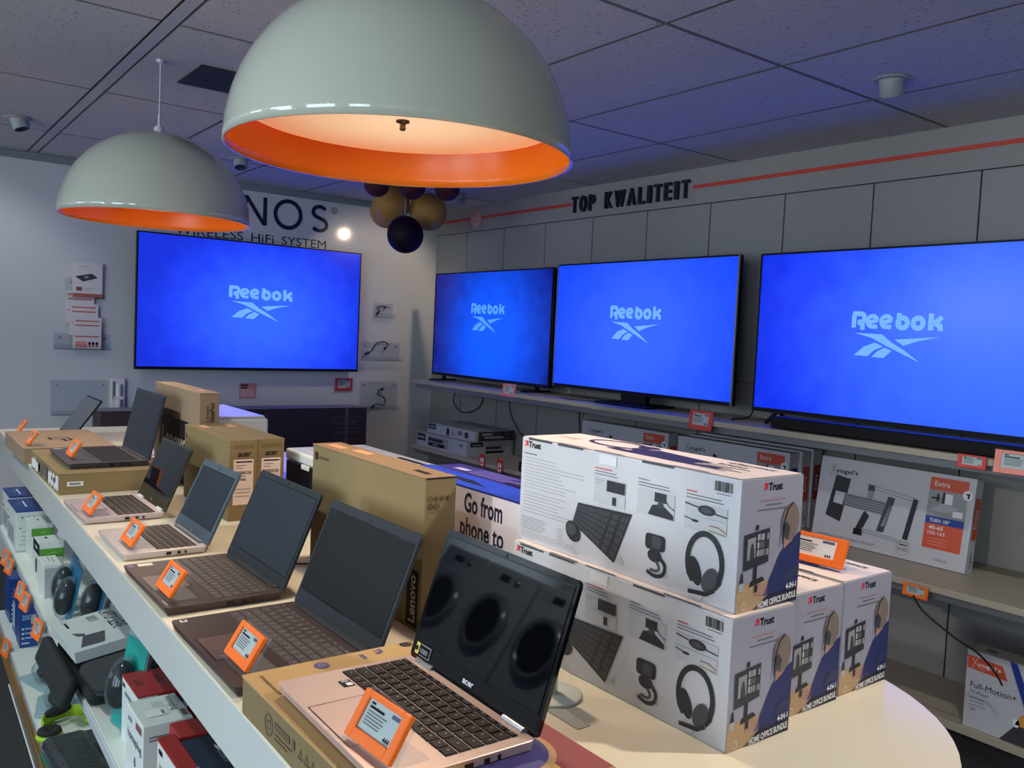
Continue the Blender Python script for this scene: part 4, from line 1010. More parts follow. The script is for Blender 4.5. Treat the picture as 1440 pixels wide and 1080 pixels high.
sh.lines(0.03, 0.075, 0.05, 2, 0.012, 0.004, mat('print_peach', (196, 138, 104), 0.8), 4)
sh.text('HOME OFFICE', 0.372, 0.108, 0.011, INK, width=0.085, bold=0.02); sh.text('BUNDLE', 0.372, 0.086, 0.011, INK, width=0.052, bold=0.02); sh.lines(0.36, 0.075, 0.09, 4, 0.012, 0.004, GREYINK, 8)
for a in (0.10, 0.19, 0.36): sh.lvl(3).rect(a, a+0.07, -0.0005, 0.0025, BLACK)
b.build('top_print', t0)
for a in (0.02, 0.10, 0.30):
    b = MB(); sh = Sheet(b, (-0.0010, sz[1], 0), (0, -1, 0), (0, 0, 1)); sh.rect(a, a+0.065, 0.181, 0.1845, KBD2); b.build('lid_slot', t0)
b = MB(); sh = Sheet(b, (-0.0010, sz[1], 0), (0, -1, 0), (0, 0, 1))
sh.rect(0.205, 0.245, 0.166, 0.182, mat('carton_tab', (206, 208, 212), 0.4)); b.build('flap_tab', t0)
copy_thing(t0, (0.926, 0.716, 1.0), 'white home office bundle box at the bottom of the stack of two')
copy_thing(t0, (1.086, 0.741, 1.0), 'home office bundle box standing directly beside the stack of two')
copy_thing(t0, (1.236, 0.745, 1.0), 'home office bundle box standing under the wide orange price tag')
price_tag('wide orange price tag standing on the right home office bundle box', (1.272, 0.842, 1.1852), 0.10, w=0.128, h=0.050, tilt=0.42, face=WHITEINK, group='price tags with orange or red frames on shelves and boxes')

# ================================================================== RIGHT WALL SHELVES
def wall_shelf(label, x0, y0, y1, z, th=0.026, rail=True):
    t = thing('wall_shelf', label, 'shelf', (XR, y0, z), 0, 'shelves on the right wall')
    b = MB(); b.box(x0-XR, -0.001, 0, y1-y0, -th, 0, SHELF, 0.0015, 1); b.build('board', t)
    if rail:
        b = MB(); b.box(x0-XR+0.035, x0-XR+0.055, 0.01, y1-y0-0.01, -th-0.035, -th, RAIL, 0.002, 1); b.build('support_rail', t)
        y = 0.25
        while y < y1-y0:
            b = MB(); b.prism([(-0.40, y, -th), (-0.001, y, -th-0.07), (-0.001, y, -th)], (0, 0.006, 0), RAIL); b.build('bracket', t); y += 0.98
    return t
wall_shelf('upper wall shelf at the far end carrying the darker television', 3.365, 3.665, 5.76, 1.172)
wall_shelf('upper wall shelf carrying the middle and right televisions', 3.335, -0.6, 3.660, 1.172)
wall_shelf('lower wall shelf at the far end under the silver appliance boxes', 3.350, 4.02, 5.72, 0.675)
wall_shelf('lower wall shelf carrying the television bracket boxes', 3.245, -0.6, 4.015, 0.672)
t = thing('floor_shelf', 'low beige base shelf along the foot of the right wall', 'shelf', (XR, -0.6, 0))
b = MB(); b.box(-0.44, -0.001, 0, 6.3, 0.098, 0.130, SHELF, 0.002, 1); b.build('base_board', t)
b = MB(); b.box(-0.40, -0.001, 0.002, 6.298, 0.0, 0.098, mat('dark_kickboard', (30, 30, 32), 0.7)); b.build('kickboard', t)

def cable(name, label, pts, r=0.004):
    b = MB(); b.tube(spline(pts, 8), r, CABLE, 8); return tag(b.build(name), label, 'cable')
cable('power_cable', 'black cable looping down below the far end of the upper wall shelf', [(3.79, 5.74, 1.13), (3.78, 5.80, 1.0), (3.78, 5.66, 0.92), (3.79, 5.45, 0.98), (3.79, 5.36, 1.13)])
cable('power_cable', 'black cable hanging behind the silver boxes from the upper shelf', [(3.79, 5.06, 1.13), (3.79, 5.05, 1.0), (3.785, 4.93, 0.86), (3.78, 4.78, 0.78), (3.70, 4.74, 0.682)])
cable('power_cable', 'short black cable behind the first bracket box', [(3.79, 4.28, 1.13), (3.795, 4.28, 1.0), (3.79, 4.25, 0.80)])
cable('power_cable', 'black cables lying on the shelf below the middle television', [(3.66, 2.775, 1.36), (3.64, 2.755, 1.28), (3.60, 2.76, 1.19), (3.52, 2.80, 1.178), (3.48, 2.76, 1.178), (3.44, 2.73, 1.178)])
cable('power_cable', 'thin cables under the left edge of the middle television', [(3.50, 4.15, 1.178), (3.44, 4.05, 1.178), (3.42, 3.95, 1.178), (3.45, 3.86, 1.178), (3.49, 3.82, 1.178)], 0.003)
cable('security_cable', 'black cable arching from the orange tag down to the white mount box', [(3.225, 1.655, 0.62), (3.20, 1.60, 0.58), (3.23, 1.50, 0.51), (3.27, 1.42, 0.46), (3.30, 1.37, 0.40), (3.305, 1.345, 0.36)])

# shelf-edge tags
TG = 'price tags with orange or red frames on shelves and boxes'
REDFR = mat('red_frame', (206, 62, 50), 0.35)
price_tag('pinkish price tag on the upper shelf edge below the darkest television', (3.352, 4.495, 1.142), 0.15, w=0.12, h=0.085, tilt=0.15, frame=mat('pink_frame', (214, 120, 128), 0.35), foot=False, group=TG)
price_tag('red framed price tag on the upper shelf edge below the middle television', (3.318, 2.842, 1.118), -0.05, w=0.150, h=0.095, tilt=0.12, frame=REDFR, foot=False, group=TG)
price_tag('wide red price tag on the upper shelf edge right below the soundbar', (3.318, 1.520, 1.126), -0.05, w=0.105, h=0.050, tilt=0.1, frame=REDFR, foot=False, group=TG)
price_tag('pale salmon price tag with a shiny display, beside the wide red one', (3.300, 1.350, 1.128), 0.05, w=0.165, h=0.085, tilt=0.15, frame=mat('salmon_frame', (226, 130, 110), 0.25), foot=False, group=TG)
price_tag('orange tag on the lower shelf edge where the black cable starts', (3.228, 1.652, 0.610), -0.08, w=0.102, h=0.048, tilt=0.1, foot=False, group=TG)
def hang_tag(label, loc):
    t = thing('hang_tag', label, 'price tag', loc, 0, 'red bordered hang tags')
    pts = [(0.022*math.cos(a), 0.030+0.022*math.sin(a)) for a in [PI*i/10 for i in range(11)]] + [(-0.022, -0.028), (-0.010, -0.042), (0.010, -0.042), (0.022, -0.028)]
    b = MB(); b.prism([(0, p[0]*1.35, p[1]) for p in pts], (0.003, 0, 0), REDFR); b.build('border', t)
    b = MB(); sh = Sheet(b, (-0.0004, 0, 0), (0, -1, 0), (0, 0, 1)); sh.poly(rrect(-0.018, 0.018, -0.032, 0.022, 0.004, 3), WHITEINK); sh.lvl(2).disc(0, -0.012, 0.011, 0.010, RED); sh.lines(-0.013, 0.016, 0.02, 2, 0.008, 0.003, GREYINK); b.build('card_face', t)
hang_tag('red bordered hang tag left of its twin, below the silver boxes', (3.338, 4.735, 0.688))
hang_tag('red bordered hang tag right of its twin, beside the white bundle box', (3.338, 4.530, 0.680))
t = thing('plug_block', 'small black block on the lower shelf edge beside the hang tags', 'plug', (3.36, 4.30, 0.676))
b = MB(); b.box(0, 0.05, -0.055, 0.055, 0, 0.062, BLACK, 0.004); b.build('block_body', t)
b = MB()
for y in (-0.03, 0.005): b.box(-0.0015, 0.001, y, y+0.022, 0.015, 0.05, GREYINK)
b.build('sockets', t)

# silver appliance boxes
SILV = mat('silver_carton', (172, 174, 180), 0.4); DK = mat('carton_dark', (40, 42, 54), 0.5)
def appliance(label, loc, size, dark_end):
    t = carton('appliance_box', label, 'box', loc, size, SILV, 'stack of silver appliance boxes', flap=mat('carton_top_grey', (150, 148, 142), 0.5))
    D, Ly, H = size
    b = MB(); sh = left_sheet(b, size); sh.rect(0.02*Ly, 0.19*Ly, H*0.40, H*0.92, DK); sh.lvl(2).lines(0.04*Ly, H*0.72, 0.13*Ly, 1, 0.02, H*0.14, LIGHTINK, 1, 0.05); sh.lvl(1)
    if dark_end:
        sh.rect(0.42*Ly, 0.48*Ly, H*0.1, H*0.8, DK); sh.rect(0.66*Ly, 0.75*Ly, H*0.35, H*0.75, GREYINK); sh.rect(0.80*Ly, 0.87*Ly, H*0.20, H*0.75, DK); sh.lines(0.52*Ly, H*0.7, 0.1*Ly, 3, H*0.2, H*0.08, GREYINK, 2)
    else:
        sh.rect(0.24*Ly, 0.65*Ly, H*0.15, H*0.85, mat('carton_grey_panel', (140, 142, 150), 0.45)); sh.lvl(2).rect(0.25*Ly, 0.55*Ly, H*0.52, H*0.74, DK); sh.rect(0.25*Ly, 0.58*Ly, H*0.18, H*0.42, BLACK); sh.lvl(3).rect(0.34*Ly, 0.46*Ly, H*0.26, H*0.34, LIGHTINK); sh.lvl(1).rect(0.86*Ly, 0.93*Ly, H*0.6, H*0.74, GREYINK)
    b.build('long_face_print', t)
    b = MB(); sh = near_sheet(b, size)
    if dark_end:
        sh.rect(0.03, D-0.004, 0.004, H-0.004, DK); sh.lvl(2).rect(0.06, 0.15, H*0.6, H*0.78, LIGHTINK); sh.rect(0.08, 0.25, H*0.3, H*0.48, LIGHTINK); sh.ring(D*0.84, H*0.5, 0.018, 0.003, LIGHTINK, 16)
    else:
        sh.rect(0.03, 0.14, H*0.62, H*0.94, DK); sh.lvl(2).rect(0.05, 0.125, H*0.70, H*0.80, LIGHTINK); sh.lvl(1).rect(0.16, 0.34, H*0.12, H*0.72, mat('carton_grey_panel', (140, 142, 150), 0.45)); sh.lvl(2).rect(0.165, 0.30, H*0.44, H*0.62, DK); sh.rect(0.165, 0.32, H*0.16, H*0.32, BLACK)
    b.build('end_print', t)
    return t
appliance('lower and longer silver appliance box on the far lower shelf', (3.385, 4.995, 0.6755), (0.412, 0.690, 0.106), False)
appliance('smaller silver appliance box with a dark end, on top of the longer one', (3.430, 4.965, 0.7825), (0.335, 0.640, 0.075), True)

# television bracket cartons
VORANGE = mat('carton_orange', (206, 84, 52), 0.45)
def vogels_mark(sh, a, b, h, ink=INK):
    sh.text("vogel's", a+h*0.95, b, h*0.78, ink, width=h*4.2, bold=0.012)
    sh.stroke(spline([(a+h*0.95, b+h*1.5), (a+h*0.55, b+h*0.7), (a, b-h*0.7)], 5), h*0.07, ink); sh.stroke(spline([(a, b+h*1.25), (a+h*0.45, b+h*0.55), (a+h*1.3, b-h*0.25), (a+h*2.3, b-h*0.65)], 5), h*0.07, ink)
def bracket_box(label, loc, size, lean=0.0, full=True, spine_col=VORANGE):
    t = carton('bracket_box', label, 'box', loc, size, WHITECARD, 'white television bracket boxes on the lower shelf')
    t.rotation_euler = (0, lean, 0)
    D, Ly, H = size
    b = MB(); sh = left_sheet(b, size); k = Ly/0.70; q = H/0.385
    vogels_mark(sh, 0.055*k, 0.318*q, 0.026*k)
    o0, o1 = 0.515*k, 0.672*k
    sh.poly([(o0, 0.072*q), (o1, 0.072*q), (o1, 0.368*q), (o0, 0.368*q)], VORANGE)
    sh.lvl(2).rect(o0, o1, 0.205*q, 0.315*q, mat('photo_grey', (150, 150, 152), 0.5)); sh.rect(o0, o1, 0.175*q, 0.205*q, BLUEINK)
    sh.lvl(3).text('Extra', o0+0.02*k, 0.332*q, 0.022*k, WHITEINK, width=0.062*k); sh.text('TURN 180°', o0+0.018*k, 0.182*q, 0.015*k, WHITEINK, width=0.085*k, bold=0.02)
    sh.text('40-65', o0+0.018*k, 0.152*q, 0.015*k, WHITEINK, width=0.06*k, bold=0.02); sh.text('102-165', o0+0.018*k, 0.130*q, 0.015*k, WHITEINK, width=0.07*k)
    sh.lines(o0+0.022*k, 0.115*q, 0.09*k, 3, 0.012, 0.003, mat('print_palered', (224, 140, 110), 0.5), 3)
    sh.poly([(o0+0.012, 0.23*q), (o0+0.06*k, 0.262*q), (o1-0.03, 0.25*q), (o1-0.05, 0.235*q), (o0+0.06*k, 0.225*q)], PGREY); sh.rect(o0+0.015, o0+0.05*k, 0.277*q, 0.285*q, KBD); sh.rect(o0+0.035*k, o0+0.045*k, 0.268*q, 0.30*q, KBD); sh.rect(o0+0.07*k, o0+0.10*k, 0.262*q, 0.305*q, WHITEINK); sh.rect(o1-0.05, o1-0.01, 0.215*q, 0.24*q, WHITEINK); sh.poly([(o0+0.055*k, 0.265*q), (o0+0.068*k, 0.262*q), (o0+0.068*k, 0.31*q), (o0+0.06*k, 0.31*q)], KBD)
    sh.lvl(4).disc(o1, 0.312*q, 0.020*k, 0.020*k, WHITEINK); sh.lvl(5).poly([(o1-0.012, 0.318*q), (o1+0.01, 0.322*q), (o1+0.008, 0.30*q), (o1, 0.30*q), (o1+0.001, 0.312*q)], KBD)
    if full:
        # drawing of the wall bracket
        sh.lvl(1).poly([(0.058, 0.118), (0.135, 0.098), (0.160, 0.298), (0.085, 0.306)], KBD); sh.lvl(2).poly([(0.088, 0.180), (0.135, 0.176), (0.142, 0.232), (0.094, 0.234)], WHITECARD)
        sh.lvl(3)
        for i in range(5): sh.poly([(0.142, 0.176+0.011*i), (0.345, 0.168+0.011*i), (0.345, 0.175+0.011*i), (0.142, 0.184+0.011*i)], GREYINK)
        sh.lvl(2).poly([(0.142, 0.174), (0.345, 0.164), (0.345, 0.222), (0.142, 0.232)], LIGHTINK)
        sh.lvl(4).poly([(0.312, 0.092), (0.345, 0.092), (0.378, 0.248), (0.346, 0.250)], KBD2); sh.poly([(0.330, 0.118), (0.345, 0.118), (0.372, 0.215), (0.358, 0.216)], PGREY)
        sh.poly([(0.205, 0.060), (0.236, 0.060), (0.272, 0.150), (0.248, 0.170), (0.240, 0.158)], KBD); sh.poly([(0.206, 0.057), (0.250, 0.057), (0.248, 0.085), (0.206, 0.085)], KBD); sh.poly([(0.250, 0.225), (0.275, 0.225), (0.282, 0.290), (0.245, 0.292)], LIGHTINK); sh.lvl(5).rect(0.250, 0.278, 0.262, 0.286, KBD2)
        sh.lvl(4).poly([(0.432, 0.084), (0.455, 0.082), (0.480, 0.258), (0.458, 0.262)], KBD)
        for z0, z1 in ((0.287, 0.262), (0.273, 0.248), (0.090, 0.070), (0.078, 0.060)): sh.stroke([(0.27 if z0 > .2 else 0.24, z0), (0.465, z1)], 0.004, LIGHTINK)
        sh.lvl(1).text('UNIVERSAL OLED TV WALL MOUNT', 0.030, 0.022, 0.013, GREYINK, width=0.285)
        sh.ring(0.440, 0.044, 0.029, 0.0016, GREYINK, 28); sh.text('OLED', 0.440, 0.034, 0.014, INK, width=0.044, align='C'); sh.rect(0.424, 0.456, 0.056, 0.060, INK); sh.text('THIN 545', 0.575, 0.024, 0.011, GREYINK, width=0.055)
    else:
        sh.lvl(2).poly([(0.24*k, 0.30*q), (0.262*k, 0.296*q), (0.268*k, 0.31*q), (0.246*k, 0.318*q)], KBD); sh.stroke([(0.26*k, 0.305*q), (0.40*k, 0.24*q)], 0.004, LIGHTINK)
    b.build('face_print', t)
    b = MB(); sh = near_sheet(b, size); m = D*0.2
    sh.rect(D*0.16, D*0.84, H*0.36, H*0.80, spine_col); sh.lvl(2)
    sh.text('Extra', D*0.6, H*0.48, D*0.36, WHITEINK, width=H*0.2, rot=PI/2); sh.lvl(1).text("vogel's", D*0.62, H*0.05, D*0.3, INK, width=H*0.18, rot=PI/2)
    sh.rect(D*0.0, D*0.04, 0.0, H, LIGHTINK)
    b.build('spine_print', t)
    return t
bracket_box('white television bracket box leaning at the front, mount drawing on its face', (3.532, 1.612, 0.6745), (0.062, 0.705, 0.385), 0.14)
bracket_box('white bracket box in the middle of the lower shelf, front one of three', (3.545, 2.465, 0.6735), (0.074, 0.715, 0.372), 0.0, False, BLUEINK)
bracket_box('white bracket box directly behind the front one of three', (3.622, 2.450, 0.6735), (0.072, 0.72, 0.378), 0.0, False, VORANGE)
bracket_box('white bracket box standing against the wall, rearmost of three', (3.697, 2.440, 0.6735), (0.072, 0.715, 0.388), 0.0, False, mat('spine_darkred', (150, 44, 40), 0.5))
bracket_box('white bracket box farthest left on the lower shelf, mostly hidden by the bundle box', (3.600, 3.300, 0.6735), (0.080, 0.73, 0.366), 0.0, False, VORANGE)

# small mount box on the base shelf
sz = (0.10, 0.36, 0.300)
t = carton('mount_box', 'white wall mount box with orange banner and blue strap on the floor shelf', 'box', (3.385, 1.150, 0.1305), sz, WHITECARD, flap=mat('carton_top_grey2', (176, 172, 166), 0.5))
b = MB(); sh = left_sheet(b, sz); sh.poly([(0.004, 0.230), (0.150, 0.222), (0.130, 0.272), (0.004, 0.280)], VORANGE); vogels_mark(sh.lvl(2), 0.022, 0.246, 0.020, WHITEINK)
sh.lvl(1).text('Full-Motion+', 0.020, 0.158, 0.024, INK, width=0.165, bold=0.0); sh.text('TV Mount', 0.020, 0.136, 0.013, INK, width=0.068)
sh.lines(0.020, 0.122, 0.06, 3, 0.014, 0.005, LIGHTINK, 2, 0.1); sh.rect(0.024, 0.044, 0.070, 0.082, LIGHTINK)
sh.poly([(0.135, 0.0), (0.36, 0.0), (0.36, 0.16), (0.235, 0.155), (0.180, 0.06)], mat('photo_dark', (60, 58, 62), 0.5)); sh.lvl(2).poly([(0.185, 0.075), (0.235, 0.07), (0.245, 0.12), (0.205, 0.115)], mat('photo_amber', (214, 150, 70), 0.5)); sh.disc(0.190, 0.08, 0.012, 0.016, WHITEINK); sh.rect(0.235, 0.36, 0.12, 0.157, mat('photo_sky', (90, 124, 176), 0.5)); sh.rect(0.252, 0.36, 0.05, 0.15, BLACK)
sh.lines(0.205, 0.25, 0.12, 2, 0.016, 0.006, LIGHTINK, 5); b.build('face_print', t)
b = MB(); sh = top_sheet(b, sz); sh.rect(0.05, 0.09, 0.03, 0.06, GREYINK); b.build('top_print', t)
b = MB(); b.prism([(-0.003, 0.205, 0.302), (-0.003, 0.180, 0.298), (-0.003, 0.118, 0.150), (-0.003, 0.130, 0.115), (-0.003, 0.145, 0.150)], (-0.004, 0, 0), mat('blue_band', (36, 60, 140), 0.4)); b.build('blue_strap', t)

# ================================================================== BACK WALL
LEAF = mat('leaflet_white', (214, 206, 206), 0.5); PEACHB = mat('leaflet_red', (196, 104, 88), 0.5)
def holder(label, x0, x1, z0, z1, shelf_d=0.05):
    t = thing('leaflet_holder', label, 'holder', ((x0+x1)/2, YB, z0), 0, 'clear acrylic holders on the back wall')
    w = (x1-x0)/2; h = z1-z0
    b = MB(); b.box(-w, w, -0.007, -0.003, 0, h, ACRYL); b.build('back_plate', t)
    b = MB(); b.box(-w, w, -shelf_d, -0.003, 0, 0.004, ACRYL); b.box(-w, w, -shelf_d-0.003, -shelf_d, 0, 0.035, ACRYL); b.build('ledge', t)
    for sx in (-1, 1):
        b = MB(); b.lathe([(0.001, -0.003), (0.006, -0.003), (0.006, 0.001), (0.001, 0.001)], CHROME, 12, M=Matrix.Translation((sx*(w-0.035), -0.008, h-0.03)) @ Matrix.Rotation(PI/2, 4, 'X')); b.build('screw', t)
    return t
holder('clear holder keeping the booklet, top of the left column', 1.02, 1.25, 1.66, 1.79)
holder('clear holder keeping the fanned leaflets, middle of the left column', 0.955, 1.295, 1.325, 1.43)
holder('large clear plate low on the back wall behind the farthest laptop', 0.945, 1.29, 0.895, 1.125)
holder('small clear plate with a cable, top of the right column', 3.235, 3.415, 1.640, 1.755, 0.06)
holder('clear plate with a cable, middle of the right column', 3.145, 3.490, 1.295, 1.440, 0.07)
holder('largest clear plate with a cable, bottom of the right column', 3.145, 3.485, 0.900, 1.125, 0.07)
t = thing('booklet', 'white booklet with a dark tablet on its cover, in the top left holder', 'booklet', (1.147, YB-0.030, 1.667))
b = MB(); b.box(-0.088, 0.088, -0.003, 0.012, 0, 0.225, LEAF); b.build('cover', t)
b = MB(); sh = Sheet(b, (-0.088, -0.0034, 0), (1, 0, 0), (0, 0, 1)); sh.rect(0.0, 0.176, 0.0, 0.024, PEACHB); sh.poly([(0.012, 0.132), (0.060, 0.100), (0.150, 0.130), (0.110, 0.156)], mat('photo_tablet', (52, 54, 66), 0.4)); sh.lvl(2).disc(0.08, 0.13, 0.014, 0.008, LIGHTINK); sh.lvl(1).rect(0.020, 0.055, 0.040, 0.066, mat('photo_brick', (140, 70, 66), 0.5)); sh.lines(0.064, 0.060, 0.07, 2, 0.012, 0.004, LIGHTINK); sh.rect(0.03, 0.10, 0.196, 0.200, LIGHTINK); b.build('cover_print', t)
for i, (dx, z, lab) in enumerate(((-0.03, 1.50, 'rearmost of the fanned white leaflets with red lines'), (-0.008, 1.42, 'middle one of the fanned white leaflets'), (0.012, 1.332, 'front white leaflet with red lines and small dark figures'))):
    t = thing('leaflet', lab, 'leaflet', (1.135+dx, YB-0.020-0.011*i, z), 0, 'fanned leaflets')
    b = MB(); b.box(-0.085, 0.085, -0.002, 0.002, 0, 0.205, LEAF); b.build('sheet', t)
    b = MB(); sh = Sheet(b, (-0.085, -0.0024, 0), (1, 0, 0), (0, 0, 1))
    for zz in (0.176, 0.148, 0.075): sh.rect(0.014, 0.156, zz, zz+0.009, PEACHB)
    if i == 2:
        sh.rect(0.016, 0.085, 0.008, 0.048, mat('leaflet_pink', (214, 140, 128), 0.5))
        for a in (0.100, 0.122, 0.144): sh.disc(a, 0.036, 0.009, 0.010, INK, 12); sh.rect(a-0.007, a+0.007, 0.012, 0.028, PEACHB)
    b.build('red_lines', t)
t = thing('white_dispenser', 'white wall dispenser with a hanging tube, right of the large clear plate', 'dispenser', (1.345, YB-0.03, 0.80))
b = MB(); b.box(-0.045, 0.045, 0.0, 0.029, 0.12, 0.34, LEAF, 0.006); b.build('wall_body', t)
b = MB(); b.tube([(0.0, -0.012, 0.30), (0.0, -0.012, 0.02)], 0.018, mat('dispenser_white', (206, 210, 214), 0.3), 14); b.box(-0.03, 0.03, -0.03, 0.0, 0.20, 0.22, LEAF); b.box(-0.034, -0.026, -0.012, 0.0, 0.20, 0.32, GREYINK); b.build('hanging_tube', t)
for lab, px in (('black plug lead curling on the top right clear plate', [(3.335, 1.725), (3.30, 1.735), (3.27, 1.71), (3.285, 1.69), (3.26, 1.665)]), ('black plug lead bent over the middle right clear plate', [(3.345, 1.395), (3.37, 1.42), (3.345, 1.447), (3.27, 1.435), (3.225, 1.37), (3.17, 1.345)]), ('black plug lead in an S curve on the lowest right clear plate', [(3.335, 1.065), (3.305, 1.055), (3.30, 1.02), (3.36, 0.99), (3.355, 0.935), (3.29, 0.945), (3.24, 0.915)])):
    t = thing('plug_lead', lab, 'cable', (0, YB-0.022, 0), 0, 'plug leads on the clear plates')
    b = MB(); b.tube(spline([(x, 0, z) for x, z in px], 6), 0.004, CABLE, 8); b.build('lead', t)
    b = MB(); b.ell((px[0][0], -0.003, px[0][1]), (0.013, 0.008, 0.012), CABLE, 12, 8); b.build('wall_plug', t)
    b = MB(); x, z = px[-1]; x2, z2 = px[-2]; d = Vector((x2-x, 0, z2-z)).normalized(); b.tube([(x, 0, z), Vector((x, 0, z))+d*0.035], 0.0085, CABLE, 10); b.build('connector', t)
t = thing('price_card', 'small pink paper price card on the wall under the wall television', 'price card', (2.237, YB-0.003, 0.995))
b = MB(); b.box(-0.062, 0.062, -0.002, 0.002, 0, 0.112, mat('pink_card', (196, 134, 132), 0.6)); b.build('card', t)
b = MB(); sh = Sheet(b, (-0.062, -0.0024, 0), (1, 0, 0), (0, 0, 1)); sh.rect(0.008, 0.066, 0.092, 0.102, INK); sh.rect(0.008, 0.058, 0.074, 0.084, INK); sh.lines(0.010, 0.064, 0.10, 4, 0.014, 0.006, LEAF, 2, 0.1); b.build('printed_text', t)
price_tag('red framed price tag on the wall below the right corner of the wall television', (3.0, YB-0.014, 1.046), PI/2, w=0.145, h=0.10, tilt=0.0, frame=mat('crimson_frame', (178, 52, 66), 0.35), foot=False, group=TG)

t = thing('television_carton', 'huge dark maroon television carton standing on the floor against the back wall', 'box', (3.012, 5.80, 0.0))
b = MB(); b.box(-1.85, 0, 0, 0.22, 0, 0.955, mat('maroon_carton', (58, 42, 46), 0.55, var=0.06, scale=3), 0.003, 1); b.build('carton_body', t)
b = MB(); b.box(-1.85, 0, -0.0008, 0.22, 0.9555, 0.9575, mat('maroon_top_lit', (128, 124, 124), 0.55)); b.build('top_flap', t)  # maroon top painted lighter grey for the screen light falling on it
b = MB(); b.box(-0.178, -0.156, -0.002, 0.0, 0.0, 0.956, mat('strap_grey', (96, 84, 92), 0.4)); b.build('packing_strap', t)
b = MB(); sh = Sheet(b, (-0.30, -0.0024, 0.70), (1, 0, 0), (0, 0, 1)); FAINT = mat('faint_print', (104, 90, 98), 0.6)
sh.rect(0.02, 0.26, 0.186, 0.189, FAINT); sh.text('Neo QLED', 0.02, 0.132, 0.034, FAINT, width=0.19); sh.rect(0.01, 0.26, 0.104, 0.107, FAINT); sh.text('QUANTUM TV', 0.02, 0.058, 0.026, FAINT, width=0.2); sh.rect(0.01, 0.24, 0.022, 0.025, FAINT); b.build('faint_lettering', t)
# ================================================================== GOODS ON THE TWO COUNTER SHELVES
SW = mat('goods_white', (206, 214, 210), 0.4); SBLUE = mat('goods_blue', (24, 62, 132), 0.4); SNAVY = mat('goods_navy', (22, 36, 60), 0.45); SRED = mat('goods_red', (150, 36, 36), 0.45); SGREEN = mat('goods_green', (84, 146, 52), 0.45)
TEAL = mat('card_teal', (28, 140, 130), 0.45); PETROL = mat('card_petrol', (18, 92, 128), 0.45); LIME = mat('lime_plastic', (160, 200, 40), 0.4); CLOTH = mat('sleeve_cloth', (50, 52, 56), 0.9, bump=0.2, bscale=400); CLOTHB = mat('pouch_cloth', (20, 23, 26), 0.85, bump=0.2, bscale=400)
def goods(name, label, loc, size, body, top=None, group=None, face=None, end=None, topf=None):
    t = thing(name, label, 'box', loc, 0.0, group)
    D, Ly, H = size
    b = MB(); b.box(0, D, 0, Ly, 0, H, body, 0.0015, 1); b.build('carton_body', t)
    if top:
        b = MB(); b.box(-0.0006, D+0.0006, -0.0006, Ly+0.0006, H-top[1], H+0.0008, top[0], 0.0005, 1); b.build('lid', t)
    for f, nm, mk in ((face, 'face_print', left_sheet), (end, 'end_print', near_sheet), (topf, 'top_print', top_sheet)):
        if f:
            b = MB(); f(mk(b, size)); b.build(nm, t)
    return t
def e_white(sh):
    for i in range(3): sh.disc(0.022+0.022*i, 0.145, 0.003, 0.004, INK, 12)
    sh.disc(0.016, 0.10, 0.003, 0.003, INK, 12); sh.lines(0.02, 0.085, 0.07, 3, 0.018, 0.003, LIGHTINK, 3); sh.disc(0.014, 0.03, 0.003, 0.003, GREENP, 12); sh.lines(0.02, 0.033, 0.03, 1, 0.01, 0.003, LIGHTINK)
GREENP = SGREEN
def f_white(sh): sh.rect(0.02, 0.06, 0.10, 0.108, INK); sh.rect(0.03, 0.2, 0.02, 0.09, mat('goods_photo', (150, 156, 158), 0.5)); sh.rect(0.02, 0.04, 0.13, 0.138, RED)
def t_blue(sh): sh.rect(0.06, 0.19, 0.045, 0.052, WHITEINK); sh.rect(0.08, 0.14, 0.03, 0.034, LIGHTINK)
goods('device_box', 'white device box with a blue lid, front one on the upper counter shelf', (0.497, 4.045, 0.5505), (0.101, 0.272, 0.172), SW, (SBLUE, 0.006), 'white boxes with blue lids', f_white, e_white, t_blue)
goods('device_box', 'white device box with a blue lid, behind the front one at the left picture edge', (0.508, 4.360, 0.5505), (0.093, 0.236, 0.176), SW, (SBLUE, 0.006), 'white boxes with blue lids', f_white, e_white, t_blue)
def e_green(sh): sh.rect(0.0, 0.08, 0.10, 0.132, SGREEN); sh.lvl(2).stroke([(0.03, 0.112), (0.045, 0.118), (0.055, 0.115)], 0.003, mat('print_palegreen', (150, 190, 120), 0.5))
def f_green(sh): sh.rect(0.0, 0.14, 0.105, 0.148, INK); sh.lvl(2).rect(0.04, 0.10, 0.12, 0.134, LIGHTINK); sh.lvl(1).poly(rrect(0.055, 0.085, 0.03, 0.085, 0.012, 3), KBD)
t = goods('adapter_box', 'small white box with a green band and an open lid flap', (0.509, 3.518, 0.5505), (0.081, 0.14, 0.150), SW, None, 'small boxes with green bands', f_green, e_green, lambda s: s.rect(0.03, 0.05, 0.03, 0.04, INK))
b = MB(); b.prism([(0.0, 0.0, 0.151), (0.081, 0.0, 0.151), (0.085, 0.005, 0.166), (0.002, 0.0, 0.156)], (0, 0.001, 0), SW); b.prism([(0.078, 0.0, 0.150), (0.078, 0.14, 0.150), (0.088, 0.14, 0.182), (0.088, 0.0, 0.182)], (0.001, 0, 0), SW); b.build('open_flap', t)
goods('adapter_box', 'small white box with a green band standing behind the open one', (0.530, 3.870, 0.5505), (0.079, 0.15, 0.150), SW, None, 'small boxes with green bands', None, e_green, lambda s: s.rect(0.05, 0.09, 0.03, 0.036, GREYINK))
goods('adapter_box', 'plain small white box before the mouse blister packs', (0.497, 3.340, 0.5505), (0.057, 0.135, 0.117), SW, None, None, None, lambda s: s.rect(0.004, 0.054, 0.004, 0.105, mat('goods_grey', (160, 166, 166), 0.4)), lambda s: s.lines(0.02, 0.04, 0.09, 2, 0.012, 0.004, LIGHTINK))

